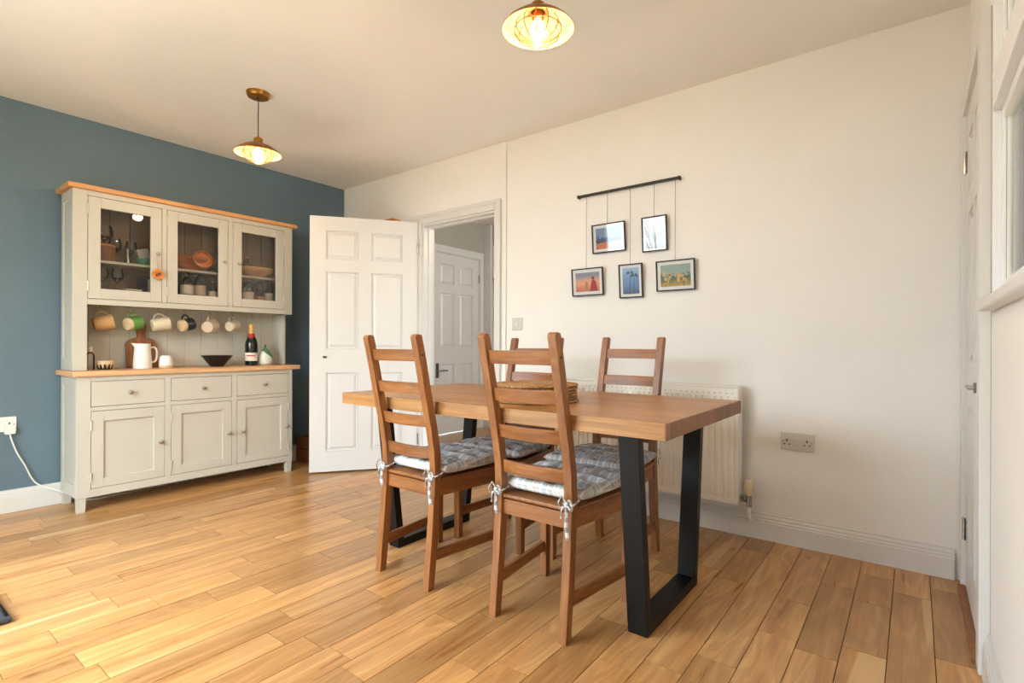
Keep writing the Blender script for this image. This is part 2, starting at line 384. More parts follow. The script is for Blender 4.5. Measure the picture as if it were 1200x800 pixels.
# panelled doors -------------------------------------------------------------
def panel_door(name, w, h, th, layout, both=False, mat='gloss'):
    """local frame: x 0..w along the leaf, y 0 = visible face (faces -y), z up"""
    core = B().box(0, w, .012, th-.012, 0, h)
    xs = sorted({0, w} | {v for p in layout for v in p[:2]}); 
    # stiles and rails left proud of the core wherever no panel lies
    cols = sorted({(p[0], p[1]) for p in layout}); rows_ = sorted({(p[2], p[3]) for p in layout})
    def face(y0, y1):
        prev = 0
        for c0, c1 in cols: core.box(prev, c0, y0, y1, 0, h); prev = c1
        core.box(prev, w, y0, y1, 0, h)
        for c0, c1 in cols:
            pz = 0
            for r0, r1 in rows_: core.box(c0, c1, y0, y1, pz, r0); pz = r1
            core.box(c0, c1, y0, y1, pz, h)
    face(0, .012); face(th-.012, th)
    d = core.obj(name, mat, smooth=False)
    for (a, c, e, f) in layout:
        for sgn in ((0, 1) if both else (0,)):
            yb, yt, ym = (.0125, .004, .0035) if not sgn else (th-.0125, th-.004, th-.0035)
            i = .016; j = .034
            q = B()
            # outer ovolo moulding ring then raised field
            q.hexa([(a+i, yb, e+i), (c-i, yb, e+i), (c-i, yb, f-i), (a+i, yb, f-i)], [(a+j, yt, e+j), (c-j, yt, e+j), (c-j, yt, f-j), (a+j, yt, f-j)])
            q.obj('panel', mat, d, smooth=False)
            r = B(); k = .009
            for (u0, u1, v0, v1) in ((a, c, e, e+k), (a, c, f-k, f), (a, a+k, e+k, f-k), (c-k, c, e+k, f-k)):
                r.box(u0, u1, min(ym, yb), max(ym, yb), v0, v1)
            r.obj('panel_moulding', mat, d, bevel=.003, seg=1)
    return d
six = lambda w, h: [(a*w, c*w, e*h, f*h) for (a, c) in ((.145, .44), (.56, .855)) for (e, f) in ((.078, .388), (.48, .785), (.832, .945))]
def lever(parent, x, z, y, dirn, mat='steel', plate=True):
    b = B()
    if plate: b.box(x-.02, x+.02, y-.008, y, z-.08, z+.08)
    b.obj('handle_plate', mat, parent, bevel=.002) if plate else b.bm.free()
    q = B().tube([(x, y-.006, z), (x, y-.045, z), (x+dirn*.012, y-.052, z), (x+dirn*.11, y-.052, z)], .009, 10)
    return q.obj('handle', mat, parent)
# door_1: the open white door, hinged on the left of the doorway
hx, hy = -3.165, 2.862; fx, fy = -3.640, 2.207
ang = math.atan2(hy-fy, hx-fx); dw = math.hypot(hx-fx, hy-fy)
d1 = panel_door('door_1', dw, 1.955, .036, six(dw, 1.955)); struct(d1)
d1.location = (fx, fy, .012); d1.rotation_euler = (0, 0, ang)
B().tube([(.105, .0, .878), (.105, -.018, .878)], .008, 12).tube([(.105, -.018, .878), (.125, -.022, .878)], .006, 8).obj('handle', 'blackmatt', d1)
for z in (.22, .98, 1.74): B().tube([(dw+.004, -.004, z-.045), (dw+.004, -.004, z+.045)], .006, 8).box(dw-.001, dw+.002, 0, .034, z-.045, z+.045).obj('hinge', 'steel', d1)
# door_2: closed door in the right wall
w2 = RY1-RY0-.028
d2 = panel_door('door_2', w2, RH-.026, .036, six(w2, RH-.026)); struct(d2)
d2.location = (XR-.0135, RY1-.014, .012); d2.rotation_euler = (0, 0, -PI/2)
for z in (.23, 1.72): B().tube([(.006, -.006, z-.045), (.006, -.006, z+.045)], .006, 8).box(.001, .03, -.0015, .0, z-.04, z+.04).obj('hinge', 'steel', d2)
B().tube([(.50, 0, .835), (.50, -.012, .835)], .018, 14).tube([(.50, -.012, .835), (.50, -.022, .835), (.44, -.024, .835)], .007, 8).obj('handle', 'steel', d2)
# window_1 in the right wall
b = B(); fx0, fx1 = XR-.004, XR+.05
b.box(fx0, fx1, WY1-.012, WY1, WZ0, WZ1); b.box(fx0, fx1, WY0, WY0+.05, WZ0, WZ1)
b.box(fx0, fx1, WY0+.05, WY1-.012, WZ1-.05, WZ1); b.box(fx0, fx1, WY0+.05, WY1-.012, WZ0, WZ0+.02); b.box(fx0-.003, fx1, WY0+.05, WY1-.012, 1.655, 1.745)
win = struct(b.obj('window_1', 'upvc', bevel=.003))
for (z0, z1) in ((WZ0+.02, 1.655), (1.745, WZ1-.05)):
    q = B(); x0, x1 = XR+.014, XR+.044; y0, y1 = WY0+.05, WY1-.012
    q.box(x0, x1, y1-.03, y1, z0, z1); q.box(x0, x1, y0, y0+.03, z0, z1); q.box(x0, x1, y0+.03, y1-.03, z1-.03, z1); q.box(x0, x1, y0+.03, y1-.03, z0, z0+.03)
    sash = q.obj('sash', 'upvc', win, bevel=.002)
    B().box(XR+.027, XR+.031, y0+.028, y1-.028, z0+.028, z1-.028).obj('pane', 'pane', sash, smooth=False)
    g = B()
    g.box(x0+.006, x0+.0075, y1-.0312, y1-.0295, z0+.03, z1-.03).obj('gasket', 'slate_box', sash, smooth=False)
B().box(XR-.034, XR+.014, WY0-.04, WY1+.03, WZ0-.03, WZ0+.002).obj('window_board', 'gloss', win, bevel=.008, seg=3)

# hallway beyond the open doorway ---------------------------------------------
HX = -4.1; HY1 = 5.3
struct(B().box(HX-.1, -.6, YW+WT, HY1, -.12, 0).obj('floor_hall', M['floor']))
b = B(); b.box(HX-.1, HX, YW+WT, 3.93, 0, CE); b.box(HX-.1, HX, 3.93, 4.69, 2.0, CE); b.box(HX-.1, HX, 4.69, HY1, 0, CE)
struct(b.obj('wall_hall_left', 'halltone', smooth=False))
struct(B().box(HX-.1, -.5, HY1, HY1+.1, -.12, CE).obj('wall_hall_end', paint('stairwell_shade_olive', srgb(112, 108, 92), .7), smooth=False))  # stairwell shade put into this wall's darker olive colour
struct(B().box(-.6, -.5, YW+WT, 3.4, -.12, CE).box(-.6, -.5, 4.5, HY1, -.12, CE).box(-.6, -.5, 3.4, 3.7, -.12, CE).box(-.6, -.5, 4.2, 4.5, -.12, CE).box(-.6, -.5, 3.7, 4.2, -.12, .8).box(-.6, -.5, 3.7, 4.2, 2.1, CE).obj('wall_hall_right', 'halltone', smooth=False))  # opening in this unseen wall added to let daylight into the hall
architrave('trim_5', [(HX, HX+.018, 3.93-.06, 3.934, 0, 2.075), (HX, HX+.018, 4.686, 4.745, 0, 2.075), (HX, HX+.018, 3.934, 4.686, 1.996, 2.075)],
           [(HX-.1, HX+.002, 3.93, 3.942, 0, 2.0), (HX-.1, HX+.002, 4.678, 4.69, 0, 2.0), (HX-.1, HX+.002, 3.942, 4.678, 1.988, 2.0)])
d3 = panel_door('door_3', .732, 1.982, .036, six(.732, 1.982)); struct(d3)
d3.location = (HX-.006, 3.944, .005); d3.rotation_euler = (0, 0, PI/2)
lever(d3, .055, .70, 0, 1)
for z in (.22, 1.76): B().tube([(.734, -.005, z-.045), (.734, -.005, z+.045)], .007, 8).obj('hinge', 'steel', d3)
# stair post, sloping string and spindles seen in the last strip of the doorway
st = thing('staircase', 'white stair string with newel post and spindles beyond the doorway', 'stairs', (HX, 4.75, 0))
B().box(0.0005, .120, 0, .10, 0, CE-.003).obj('newel_post', 'gloss', st, bevel=.004)
B().hexa([(.121, .02, 1.80), (1.1, .02, 1.05), (1.1, .06, 1.05), (.121, .06, 1.80)], [(.121, .02, 2.17), (1.1, .02, 1.42), (1.1, .06, 1.42), (.121, .06, 2.17)]).obj('string_board', 'gloss', st)
for i in range(5):
    x = .165+i*.11; z = 2.16-(x-.121)*.73
    B().box(x-.015, x+.015, .025, .055, z-.02, CE-.003).obj('spindle', 'gloss', st, bevel=.003)
B().hexa([(.121, .045, .0), (1.1, .045, .0), (1.1, .058, .0), (.121, .058, .0)], [(.121, .045, 1.79), (1.1, .045, 1.04), (1.1, .058, 1.04), (.121, .058, 1.79)]).obj('understair_shade', paint('understair_shade_grey', srgb(104, 100, 96), .7), st)  # shadow under the stairs, put in as a dark grey sheet

# ------------------------------------------------------------------ dining table
TX0, TX1, TY0, TY1 = -2.186, -.580, 1.499, 2.337
TZ0, TZ1 = .702, .754
tb = thing('dining_table', 'long oak dining table with thick plank top on black steel trapezoid legs', 'table', ((TX0+TX1)/2, (TY0+TY1)/2, 0))
n = 11; wd = (TY1-TY0)/n; ox, oy = (TX0+TX1)/2, (TY0+TY1)/2
for i in range(n):
    y0 = TY0-oy+i*wd
    pl = B().box(TX0-ox, TX1-ox-.004, y0+.0002, y0+wd-.0002, TZ0, TZ1).obj('plank', 'table', tb, bevel=.0008, seg=1)
    B().box(TX1-ox-.0045, TX1-ox, y0+.0002, y0+wd-.0002, TZ0+.0006, TZ1-.0006).obj('end_grain', 'tableend', pl)
def leg_frame(xa, xb):
    yn0, yn1, yf0, yf1 = 1.672-oy, 1.590-oy, 2.180-oy, 2.262-oy; th = .040; zt = TZ0
    b = B()
    x0, x1 = xa-ox, xb-ox
    b.prism([(yn0, 0), (yf0, 0), (yf1, zt), (yf1-th, zt), (yf0-th+.0045, th), (yn0+th-.0045, th), (yn1+th, zt), (yn1, zt)], 'X', x0, x1)
    b.obj('leg_frame', 'black', tb, bevel=.003)
leg_frame(-.781, -.709); leg_frame(-2.045, -1.976)

# ------------------------------------------------------------------ chairs
PROF = [(0, .006), (.20, .026), (.38, .040), (.45, .043), (.55, .038), (.65, .020), (.745, -.002), (.90, -.036), (1.015, -.063)]
def yback(z):
    for (z0, y0), (z1, y1) in zip(PROF, PROF[1:]):
        if z <= z1: return y0+(y1-y0)*(z-z0)/(z1-z0)
    return PROF[-1][1]
def make_chair():
    t = thing('dining_chair', '', 'chair')
    RW = .1655; pw = .032; pd = .037
    for s in (-1, 1):
        back = [(y, z) for z, y in PROF]; 
        front = [(y+pd-(.003 if z < .1 else 0), z) for z, y in PROF][::-1]
        top = [(PROF[-1][1]+.004, 1.022), (PROF[-1][1]+.012, 1.027), (PROF[-1][1]+pd-.006, 1.025)]
        x0, x1 = sorted((s*RW, s*(RW-pw)))
        post = B().prism(back+top+front, 'X', x0, x1).obj('back_post', 'chairZ', t, bevel=.0025)
        B().tube([(s*(RW-.001), yback(.945)+.019, .945), (s*(RW+.0007), yback(.945)+.019, .945)], .0042, 10).obj('screw_cap', 'void', post)
        # front legs
        FW = .2065
        x0, x1 = sorted((s*FW, s*(FW-.034)))
        B().hexa([(x0+.001, .395, 0), (x1-.001, .395, 0), (x1-.001, .429, 0), (x0+.001, .429, 0)], [(x0, .393, .425), (x1, .393, .425), (x1, .431, .425), (x0, .431, .425)]).obj('front_leg', 'chairZ', t, bevel=.004)
        # side rails and side stretchers, splayed from rear to front
        ra, rb = s*(RW-.026), s*(RW-.006); fa, fb = s*(FW-.026), s*(FW-.006)
        ra, rb = sorted((ra, rb)); fa, fb = sorted((fa, fb))
        B().hexa([(ra, .072, .366), (rb, .072, .366), (fb, .396, .366), (fa, .396, .366)], [(ra, .072, .425), (rb, .072, .425), (fb, .396, .425), (fa, .396, .425)]).obj('side_rail', 'chairY', t, bevel=.002)
        B().hexa([(ra+.002, .048, .108), (rb-.002, .048, .108), (fb-.002, .398, .108), (fa+.002, .398, .108)], [(ra+.002, .050, .150), (rb-.002, .050, .150), (fb-.002, .398, .150), (fa+.002, .398, .150)]).obj('stretcher', 'chairY', t, bevel=.002)
    iw = RW-pw+.001
    B().box(-iw, iw, .052, .072, .366, .420).obj('rear_rail', 'chairX', t, bevel=.002)
    B().box(-.174, .174, .402, .422, .366, .425).obj('front_rail', 'chairX', t, bevel=.002)
    # seat board: between the rear posts, then widening to the front
    poly = [(-iw+.001, .047), (iw-.001, .047), (iw-.001, .083), (RW+.004, .084), (FW+.004, .440), (-FW-.004, .440), (-RW-.004, .084), (-iw+.001, .083)]
    B().prism(poly, 'Z', .4255, .440).obj('seat', 'chairY', t, bevel=.005, seg=3)
    # four curved ladder slats
    for z0, z1, bow in ((.919, .967, .012), (.785, .833, .017), (.650, .698, .020), (.518, .566, .022)):
        b = B(); k = 10; vs = []
        for i in range(k+1):
            u = -1+2*i/k; x = u*(iw+.002); off = bow*(1-u*u)
            y0 = yback(z0)+.013-off; y1 = yback(z1)+.013-off
            vs.append([b.bm.verts.new(p) for p in ((x, y0, z0), (x, y0+.016, z0), (x, y1+.016, z1), (x, y1, z1))])
        for a, c in zip(vs, vs[1:]):
            for q in range(4): b.bm.faces.new((a[q], a[(q+1) % 4], c[(q+1) % 4], c[q]))
        b.bm.faces.new(vs[0]); b.bm.faces.new(vs[-1][::-1])
        b.obj('slat', 'chairX', t, bevel=.003)
    return t
chair = make_chair()
# tufted plaid seat pad -------------------------------------------------------
def plaid_mat():
    m, nt, p = new_mat('plaid_cotton')
    tc = N(nt, 'ShaderNodeTexCoord'); sp = N(nt, 'ShaderNodeSeparateXYZ'); nt.links.new(tc.outputs['Object'], sp.inputs[0])
    def stripes(axis, period, stops):
        a = N(nt, 'ShaderNodeMath', operation='MULTIPLY_ADD'); a.inputs[1].default_value = 1/period; a.inputs[2].default_value = 10.13
        nt.links.new(sp.outputs[axis], a.inputs[0])
        f = N(nt, 'ShaderNodeMath', operation='FRACT'); nt.links.new(a.outputs[0], f.inputs[0])
        r = ramp(nt, stops); r.color_ramp.interpolation = 'CONSTANT'; nt.links.new(f.outputs[0], r.inputs[0]); return r.outputs[0]
    g = lambda r_, g_, b_: srgb(r_, g_, b_)
    grey, blue, white, taupe = g(198, 196, 194), g(158, 174, 188), g(246, 246, 244), g(178, 170, 164)
    sx = stripes(0, .108, [(0, grey), (.20, white), (.27, blue), (.48, white), (.53, taupe), (.72, white), (.76, grey), (.88, white), (.93, taupe)])
    sy = stripes(1, .112, [(0, taupe), (.22, grey), (.42, white), (.47, blue), (.66, white), (.70, grey), (.84, white), (.90, grey)])
    mx = N(nt, 'ShaderNodeMix', data_type='RGBA', blend_type='MIX'); mx.inputs[0].default_value = .5
    nt.links.new(sx, mx.inputs[6]); nt.links.new(sy, mx.inputs[7])
    w = N(nt, 'ShaderNodeTexNoise'); w.inputs['Scale'].default_value = 900; nt.links.new(tc.outputs['Object'], w.inputs['Vector'])
    b = N(nt, 'ShaderNodeBump'); b.inputs['Strength'].default_value = .25; b.inputs['Distance'].default_value = .001
    nt.links.new(w.outputs['Fac'], b.inputs['Height']); nt.links.new(b.outputs[0], p.inputs['Normal'])
    nt.links.new(mx.outputs[2], p.inputs['Base Color']); p.inputs['Roughness'].default_value = .85
    p.inputs['Specular IOR Level'].default_value = .2
    return m
M['plaid'] = plaid_mat()
def ribbon_mat():
    m, nt, p = new_mat('checked_ribbon')
    v = coords(nt, (60, 60, 60), False); c = N(nt, 'ShaderNodeTexChecker'); c.inputs['Scale'].default_value = 1
    c.inputs[1].default_value = srgb(226, 226, 222); c.inputs[2].default_value = srgb(150, 154, 160)
    nt.links.new(v, c.inputs['Vector']); nt.links.new(c.outputs[0], p.inputs['Base Color']); p.inputs['Roughness'].default_value = .85
    return m
M['ribbon'] = ribbon_mat()
def make_cushion():
    tufts = [(-.72+.48*i, -.72+.48*j) for i in range(4) for j in range(4)]
    y0, y1, wr, wf, th = .078, .462, .186, .214, .062
    def top(u, v, up):
        U, Vv = 2*u-1, 2*v-1
        # rounded-square outline
        s = math.sqrt(1-.5*(Vv*Vv)*.10); q = math.sqrt(1-.5*(U*U)*.10)
        y = (y0+y1)/2 + Vv*q*(y1-y0)/2; w = wr+(wf-wr)*(Vv+1)/2; x = U*s*w
        e = max(0, 1-abs(U)**6)*max(0, 1-abs(Vv)**6); e = e**.42
        h = th/2*e
        d = 0
        for (a, c) in tufts:
            d += .032*math.exp(-(((U-a)*w)**2+((Vv-c)*.19)**2)/.00038)
        # soft quilting creases between the tufts
        d += .0030*(math.cos(2*PI*(U-.72)/.48)*.5+.5)*e + .0030*(math.cos(2*PI*(Vv-.72)/.48)*.5+.5)*e
        z = .443+th/2 + (h-min(d, h*.9+.002) if up else -h)
        return (x, y, max(z, .4408))
    b = B(); n = 41
    b.grid(lambda u, v: top(u, v, True), n, n); b.grid(lambda u, v: top(u, v, False), n, n)
    bmesh.ops.remove_doubles(b.bm, verts=b.bm.verts[:], dist=.0006)
    c = b.obj('seat_cushion', 'plaid', angle=80)
    for s, long_ in ((-1, .085), (1, .115)):
        q = B(); px, py = s*.150, .062; zz = .458
        # loop round the post
        ring = []
        for i in range(16):
            a = 2*PI*i/16; ca, sa = math.cos(a), math.sin(a)
            rx, ry = .0215, .0245
            k = (abs(ca)**4+abs(sa)**4)**-.25
            ring.append((px+rx*ca*k, py+ry*sa*k, zz+.006*math.sin(a)))
        q.tube(ring, .0045, 6, closed=True, flat=.6)
        kx, ky = px+s*.0, py-.031
        for d, lx, up in ((1, .034, .022), (-1, .022, .034)):
            q.tube([(kx, ky, zz), (kx+d*lx*.5, ky-.012, zz+up*.8), (kx+d*lx, ky-.016, zz+up*.3-.006), (kx+d*lx*.8, ky-.013, zz-.016), (kx, ky-.003, zz-.002)], .0052, 6, flat=.5)
        q.tube([(kx, ky-.003, zz), (kx+.008, ky-.012, zz-.03), (kx+.004, ky-.008, zz-.07), (kx+.011, ky-.008, zz-long_)], [.004, .0055, .006, .0065], 6, flat=.45)
        q.tube([(kx, ky-.003, zz), (kx-.012, ky-.010, zz-.018), (kx-.016, ky-.008, zz-.048)], [.004, .0055, .006], 6, flat=.45)
        q.lathe([(0, -.009), (.007, -.006), (.009, 0), (.007, .006), (0, .009)], 10, T(kx, ky-.003, zz))
        q.obj('tie', 'ribbon', c)
    return c
cushion = make_cushion()
spots = [((-1.0665, 1.457, 0), 0, 'brown wooden ladder-back chair nearest the camera, beside the black table leg', 'grey plaid tufted seat pad on the chair nearest the camera'),
         ((-1.6985, 1.441, 0), 0, 'brown wooden ladder-back chair on the near side of the table, nearer the dresser', 'grey plaid tufted seat pad on the near-side chair closer to the dresser'),
         ((-1.136, 2.440, 0), PI, 'brown wooden ladder-back chair across the table in front of the radiator', 'grey plaid tufted seat pad on the far chair in front of the radiator'),
         ((-1.690, 2.385, 0), PI+.06, 'brown wooden ladder-back chair across the table below the light switch, mostly hidden', 'grey plaid tufted seat pad on the far chair below the light switch')]
for i, (loc, rz, lb, lc) in enumerate(spots):
    o = chair if i == 0 else copy_tree(chair)
    c = cushion if i == 0 else copy_tree(cushion)
    for q in (o, c): q.location = loc; q.rotation_euler = (0, 0, rz)
    tag(o, lb, 'chair', 'dining chairs round the table'); tag(c, lc, 'cushion', 'plaid seat pads')

# ------------------------------------------------------------------ woven placemats on the table
def weave_mat():
    m, nt, p = new_mat('woven_seagrass')
    v = coords(nt, (1, 1, 1)); n = N(nt, 'ShaderNodeTexNoise'); n.inputs['Scale'].default_value = 120; n.inputs['Detail'].default_value = 4
    nt.links.new(v, n.inputs['Vector'])
    r = ramp(nt, [(.3, srgb(104, 70, 40)), (.5, srgb(158, 116, 70)), (.72, srgb(192, 152, 102))]); nt.links.new(n.outputs['Fac'], r.inputs[0])
    nt.links.new(r.outputs[0], p.inputs['Base Color']); p.inputs['Roughness'].default_value = .8
    return m
M['weave'] = weave_mat()
def placemat():
    b = B(); R = .174; pitch = .0116
    turns = int((R-.006)/pitch)
    for k in range(turns+1):
        r = R-.006-k*pitch
        if r < .006: break
        m = max(10, int(2*PI*r/.0085)); pts = []; rad = []
        for i in range(m):
            a = 2*PI*i/m
            pts.append((r*math.cos(a), r*math.sin(a), .0063)); rad.append(.0062 if i % 2 else .0048)
        b.tube(pts, rad, 6, closed=True)
    return b.obj('woven_placemat', 'weave', angle=60)
pm = placemat()
lab = ['bottom woven seagrass placemat of the stack, lying on the table top', 'second woven placemat from the bottom of the stack', 'third woven placemat from the bottom of the stack', 'third woven placemat from the top of the stack', 'second woven placemat from the top of the stack', 'topmost round woven seagrass placemat of the stack on the table']
for i in range(6):
    o = pm if i == 0 else copy_tree(pm)
    o.location = (-1.247+random.uniform(-.003, .003), 1.782+random.uniform(-.003, .003), TZ1+.0003+i*.0124); o.rotation_euler = (0, 0, random.uniform(0, 6))
    tag(o, lab[i], 'placemat', 'stack of woven placemats')

# ------------------------------------------------------------------ radiator, valve, sockets, switch
rad = thing('radiator', 'cream white panel radiator with vertical flutes under the picture frames', 'radiator', (-1.305, 2.80, .178))
RW2 = .600; RHt = .602
b = B(); fl = 36; pts = []
for i in range(fl):
    c = -RW2+.014+(i+.5)*(2*RW2-.028)/fl; h = (2*RW2-.028)/fl
    pts += [(c-h*.5, .004), (c-h*.34, .004), (c-h*.22, -.004), (c+h*.22, -.004), (c+h*.34, .004)]
pts.append((RW2-.014, .004))
b.prism([(x, y) for x, y in pts]+[(RW2-.014, .014), (-RW2+.014, .014)], 'Z', .03, RHt-.055).obj('fluted_panel', 'rad', rad, angle=20)
B().box(-RW2+.004, RW2-.004, -.002, .014, .0, .031).box(-RW2+.004, RW2-.004, -.002, .014, RHt-.056, RHt-.012).box(-RW2+.004, -RW2+.016, -.0018, .0138, .031, RHt-.056).box(RW2-.016, RW2-.004, -.0018, .0138, .031, RHt-.056).box(-RW2+.02, RW2-.02, .05, .062, .01, RHt-.02).obj('panel_edge', 'rad', rad, bevel=.003)
for x in (-RW2, RW2-.004): B().box(x, x+.004, -.004, .066, .01, RHt).obj('side_cover', 'rad', rad, bevel=.0015)
b = B(); b.box(-RW2, RW2, -.004, .004, RHt-.008, RHt); b.box(-RW2, RW2, .058, .066, RHt-.008, RHt)
m = 80
for i in range(m+1):
    x = -RW2+.004+i*(2*RW2-.008)/m; b.box(x-.0022, x+.0022, .004, .058, RHt-.008, RHt-.001)
b.obj('top_grille', 'rad', rad)
for i in range(40):
    x = -RW2+.03+i*(2*RW2-.06)/39
    B().box(x-.006, x+.004, -.0032, -.0022, RHt-.044, RHt-.036).obj('grille_slot', 'greyplastic', rad, smooth=False)
vx = RW2+.042
B().tube([(RW2-.01, .03, .032), (vx, .03, .032)], .011, 12).tube([(vx, .03, .05), (vx, .03, -.006)], .013, 12).lathe([(.017, -.012), (.019, -.006), (.019, .006), (.017, .012)], 8, T(RW2+.018, .03, .032) @ Rm(PI/2, 'Y')).obj('valve_body', 'steel', rad)
B().lathe([(0, .128), (.018, .127), (.021, .122), (.0215, .078), (.019, .072), (.017, .058), (.014, .05), (0, .05)], 18, T(vx, .03, 0)).obj('thermostat_cap', 'creamplastic', rad)
B().tube([(vx, .03, -.004), (vx, .03, -.055), (vx, .045, -.075), (vx, .072, -.075)], .0075, 10).lathe([(.008, 0), (.018, .002), (.018, .010), (.008, .012)], 16, T(vx, .074, -.075) @ Rm(PI/2, 'X')).obj('pipe', 'whiteplastic', rad)
for sx in (-.4, .4): B().box(sx-.02, sx+.02, .0655, .1045, .12, .48).obj('bracket', 'rad', rad)

def socket(name, label, loc, rz, mat):
    t = thing(name, label, 'socket', loc, rz)       # local: faces -y, centre at origin
    pl = B().box(-.073, .073, -.009, 0, -.043, .043).obj('face_plate', mat, t, bevel=.003)
    for cx in (-.046, .042):
        B().box(cx-.0035, cx+.0035, -.0094, -.0088, -.001, .010).box(cx-.0145, cx-.0075, -.0094, -.0088, -.017, -.0115).box(cx+.0075, cx+.0145, -.0094, -.0088, -.017, -.0115).obj('pin_slots', 'void', pl, smooth=False)
    for cx in (-.013, .009):
        B().box(cx-.009, cx+.009, -.0125, -.0088, .004, .024).obj('rocker', mat, t, bevel=.002)
    for cx in (-.061, .061): B().tube([(cx, -.009, .0), (cx, -.0096, .0)], .003, 8).obj('screw', 'steel', t)
    return t
socket('wall_socket', 'double plug socket with grey plate low on the white wall right of the radiator', (-.457, YW-.0005, .513), 0, 'greyplastic')
s2 = socket('wall_socket', 'white double plug socket on the blue wall left of the dresser', (XB+.0005, .588, .515), PI/2, 'whiteplastic')
pg = thing('plug_cable', 'white cable with plug hanging from the blue wall socket to behind the dresser', 'cable', (XB, .63, .485))
B().box(.0105, .042, -.024, .024, -.026, .022).obj('plug', 'whiteplastic', pg, bevel=.005)
cab = [(.026, 0, -.026), (.028, .006, -.06), (.026, .03, -.14), (.026, .065, -.22), (.026, .09, -.29), (.028, .115, -.335), (.045, .15, -.362), (.072, .20, -.388), (.084, .25, -.42), (.088, .30, -.455), (.09, .36, -.478), (.09, .44, -.480), (.07, .62, -.480), (.05, .9, -.480), (.05, 1.2, -.480)]
def smooth_path(p, k=6):
    out = []; P = [Vector(q) for q in p]
    for i in range(len(P)-1):
        a, b_, c, d = P[max(i-1, 0)], P[i], P[i+1], P[min(i+2, len(P)-1)]
        for j in range(k):
            t_ = j/k
            out.append(.5*((2*b_)+(c-a)*t_+(2*a-5*b_+4*c-d)*t_*t_+(3*b_-a-3*c+d)*t_**3))
    out.append(P[-1]); return out
B().tube(smooth_path(cab), .0040, 8).obj('cable', 'whiteplastic', pg)
sw = thing('light_switch', 'small square white light switch beside the doorway', 'switch', (-2.187, YW-.0005, 1.132), 0)
B().box(-.043, .043, -.009, 0, -.043, .043).obj('face_plate', 'greyplastic', sw, bevel=.003)
B().box(-.008, .008, -.014, -.0085, -.014, .014, T(0, 0, 0) @ Rm(.12, 'X')).obj('rocker', 'whiteplastic', sw, bevel=.002)

# ------------------------------------------------------------------ hanging pictures
pr = thing('picture_rail', 'thin black wall rail with five hanging cords', 'rail', (-1.368, 2.88, 1.922))
B().box(-.328, .328, -.006, .006, -.008, .008).obj('rail', 'blackmatt', pr, bevel=.002)
for x in (-.324, .324): B().box(x-.004, x+.004, -.009, .0245, -.010, .010).obj('end_cap', 'blackmatt', pr, bevel=.002)
RX, RY, RZ = -1.368, 2.88, 1.922
def print_mat(name, kind):
    m, nt, p = new_mat(name)
    tc = N(nt, 'ShaderNodeTexCoord'); g = tc.outputs['Generated']
    sp = N(nt, 'ShaderNodeSeparateXYZ'); nt.links.new(g, sp.inputs[0])
    n = N(nt, 'ShaderNodeTexNoise'); n.inputs['Scale'].default_value = {'reef': 7, 'sunset': 3, 'palms': 2.5, 'autumn': 11, 'mist': 3}[kind]; n.inputs['Detail'].default_value = 5
    nt.links.new(g, n.inputs['Vector'])
    ad = N(nt, 'ShaderNodeMath', operation='MULTIPLY_ADD'); ad.inputs[1].default_value = {'reef': .9, 'sunset': .35, 'palms': .2, 'autumn': .9, 'mist': .4}[kind]
    nt.links.new(n.outputs['Fac'], ad.inputs[0]); nt.links.new(sp.outputs[2], ad.inputs[2])
    st = {'reef': [(.42, srgb(200, 96, 50)), (.68, srgb(222, 140, 88)), (.78, srgb(60, 70, 70)), (.98, srgb(58, 84, 140)), (1.0, srgb(130, 150, 190))],
          'sunset': [(.15, srgb(206, 110, 90)), (.45, srgb(236, 150, 110)), (.62, srgb(240, 176, 130)), (.8, srgb(214, 168, 150)), (.98, srgb(150, 150, 160))],
          'palms': [(.1, srgb(60, 84, 124)), (.4, srgb(86, 124, 180)), (.8, srgb(120, 158, 206)), (1.0, srgb(150, 184, 220))],
          'autumn': [(.40, srgb(196, 150, 40)), (.62, srgb(150, 130, 44)), (.8, srgb(66, 92, 46)), (.95, srgb(96, 116, 84)), (1.0, srgb(150, 170, 160))],
          'mist': [(.2, srgb(130, 120, 110)), (.5, srgb(170, 180, 178)), (.9, srgb(186, 180, 168))]}[kind]
    r = ramp(nt, st); nt.links.new(ad.outputs[0], r.inputs[0]); nt.links.new(r.outputs[0], p.inputs['Base Color']); p.inputs['Roughness'].default_value = .5
    return m
frames = [('reef', -1.4825, 1.640, .222, .176, .018, 'landscape black picture frame with half-reflecting glass, upper left of the five', -1.487),
          ('mist', -1.190, 1.627, .150, .200, .010, 'portrait black picture frame reflecting the bright window, upper right of the five', -1.190),
          ('sunset', -1.6275, 1.381, .222, .172, .020, 'landscape black picture frame holding a pink sunset photo with two figures', -1.632),
          ('palms', -1.335, 1.367, .150, .200, .016, 'portrait black picture frame holding a blue palm tree photo', -1.337),
          ('autumn', -1.0665, 1.379, .222, .172, .018, 'landscape black picture frame holding a yellow and green woodland photo', -1.066)]
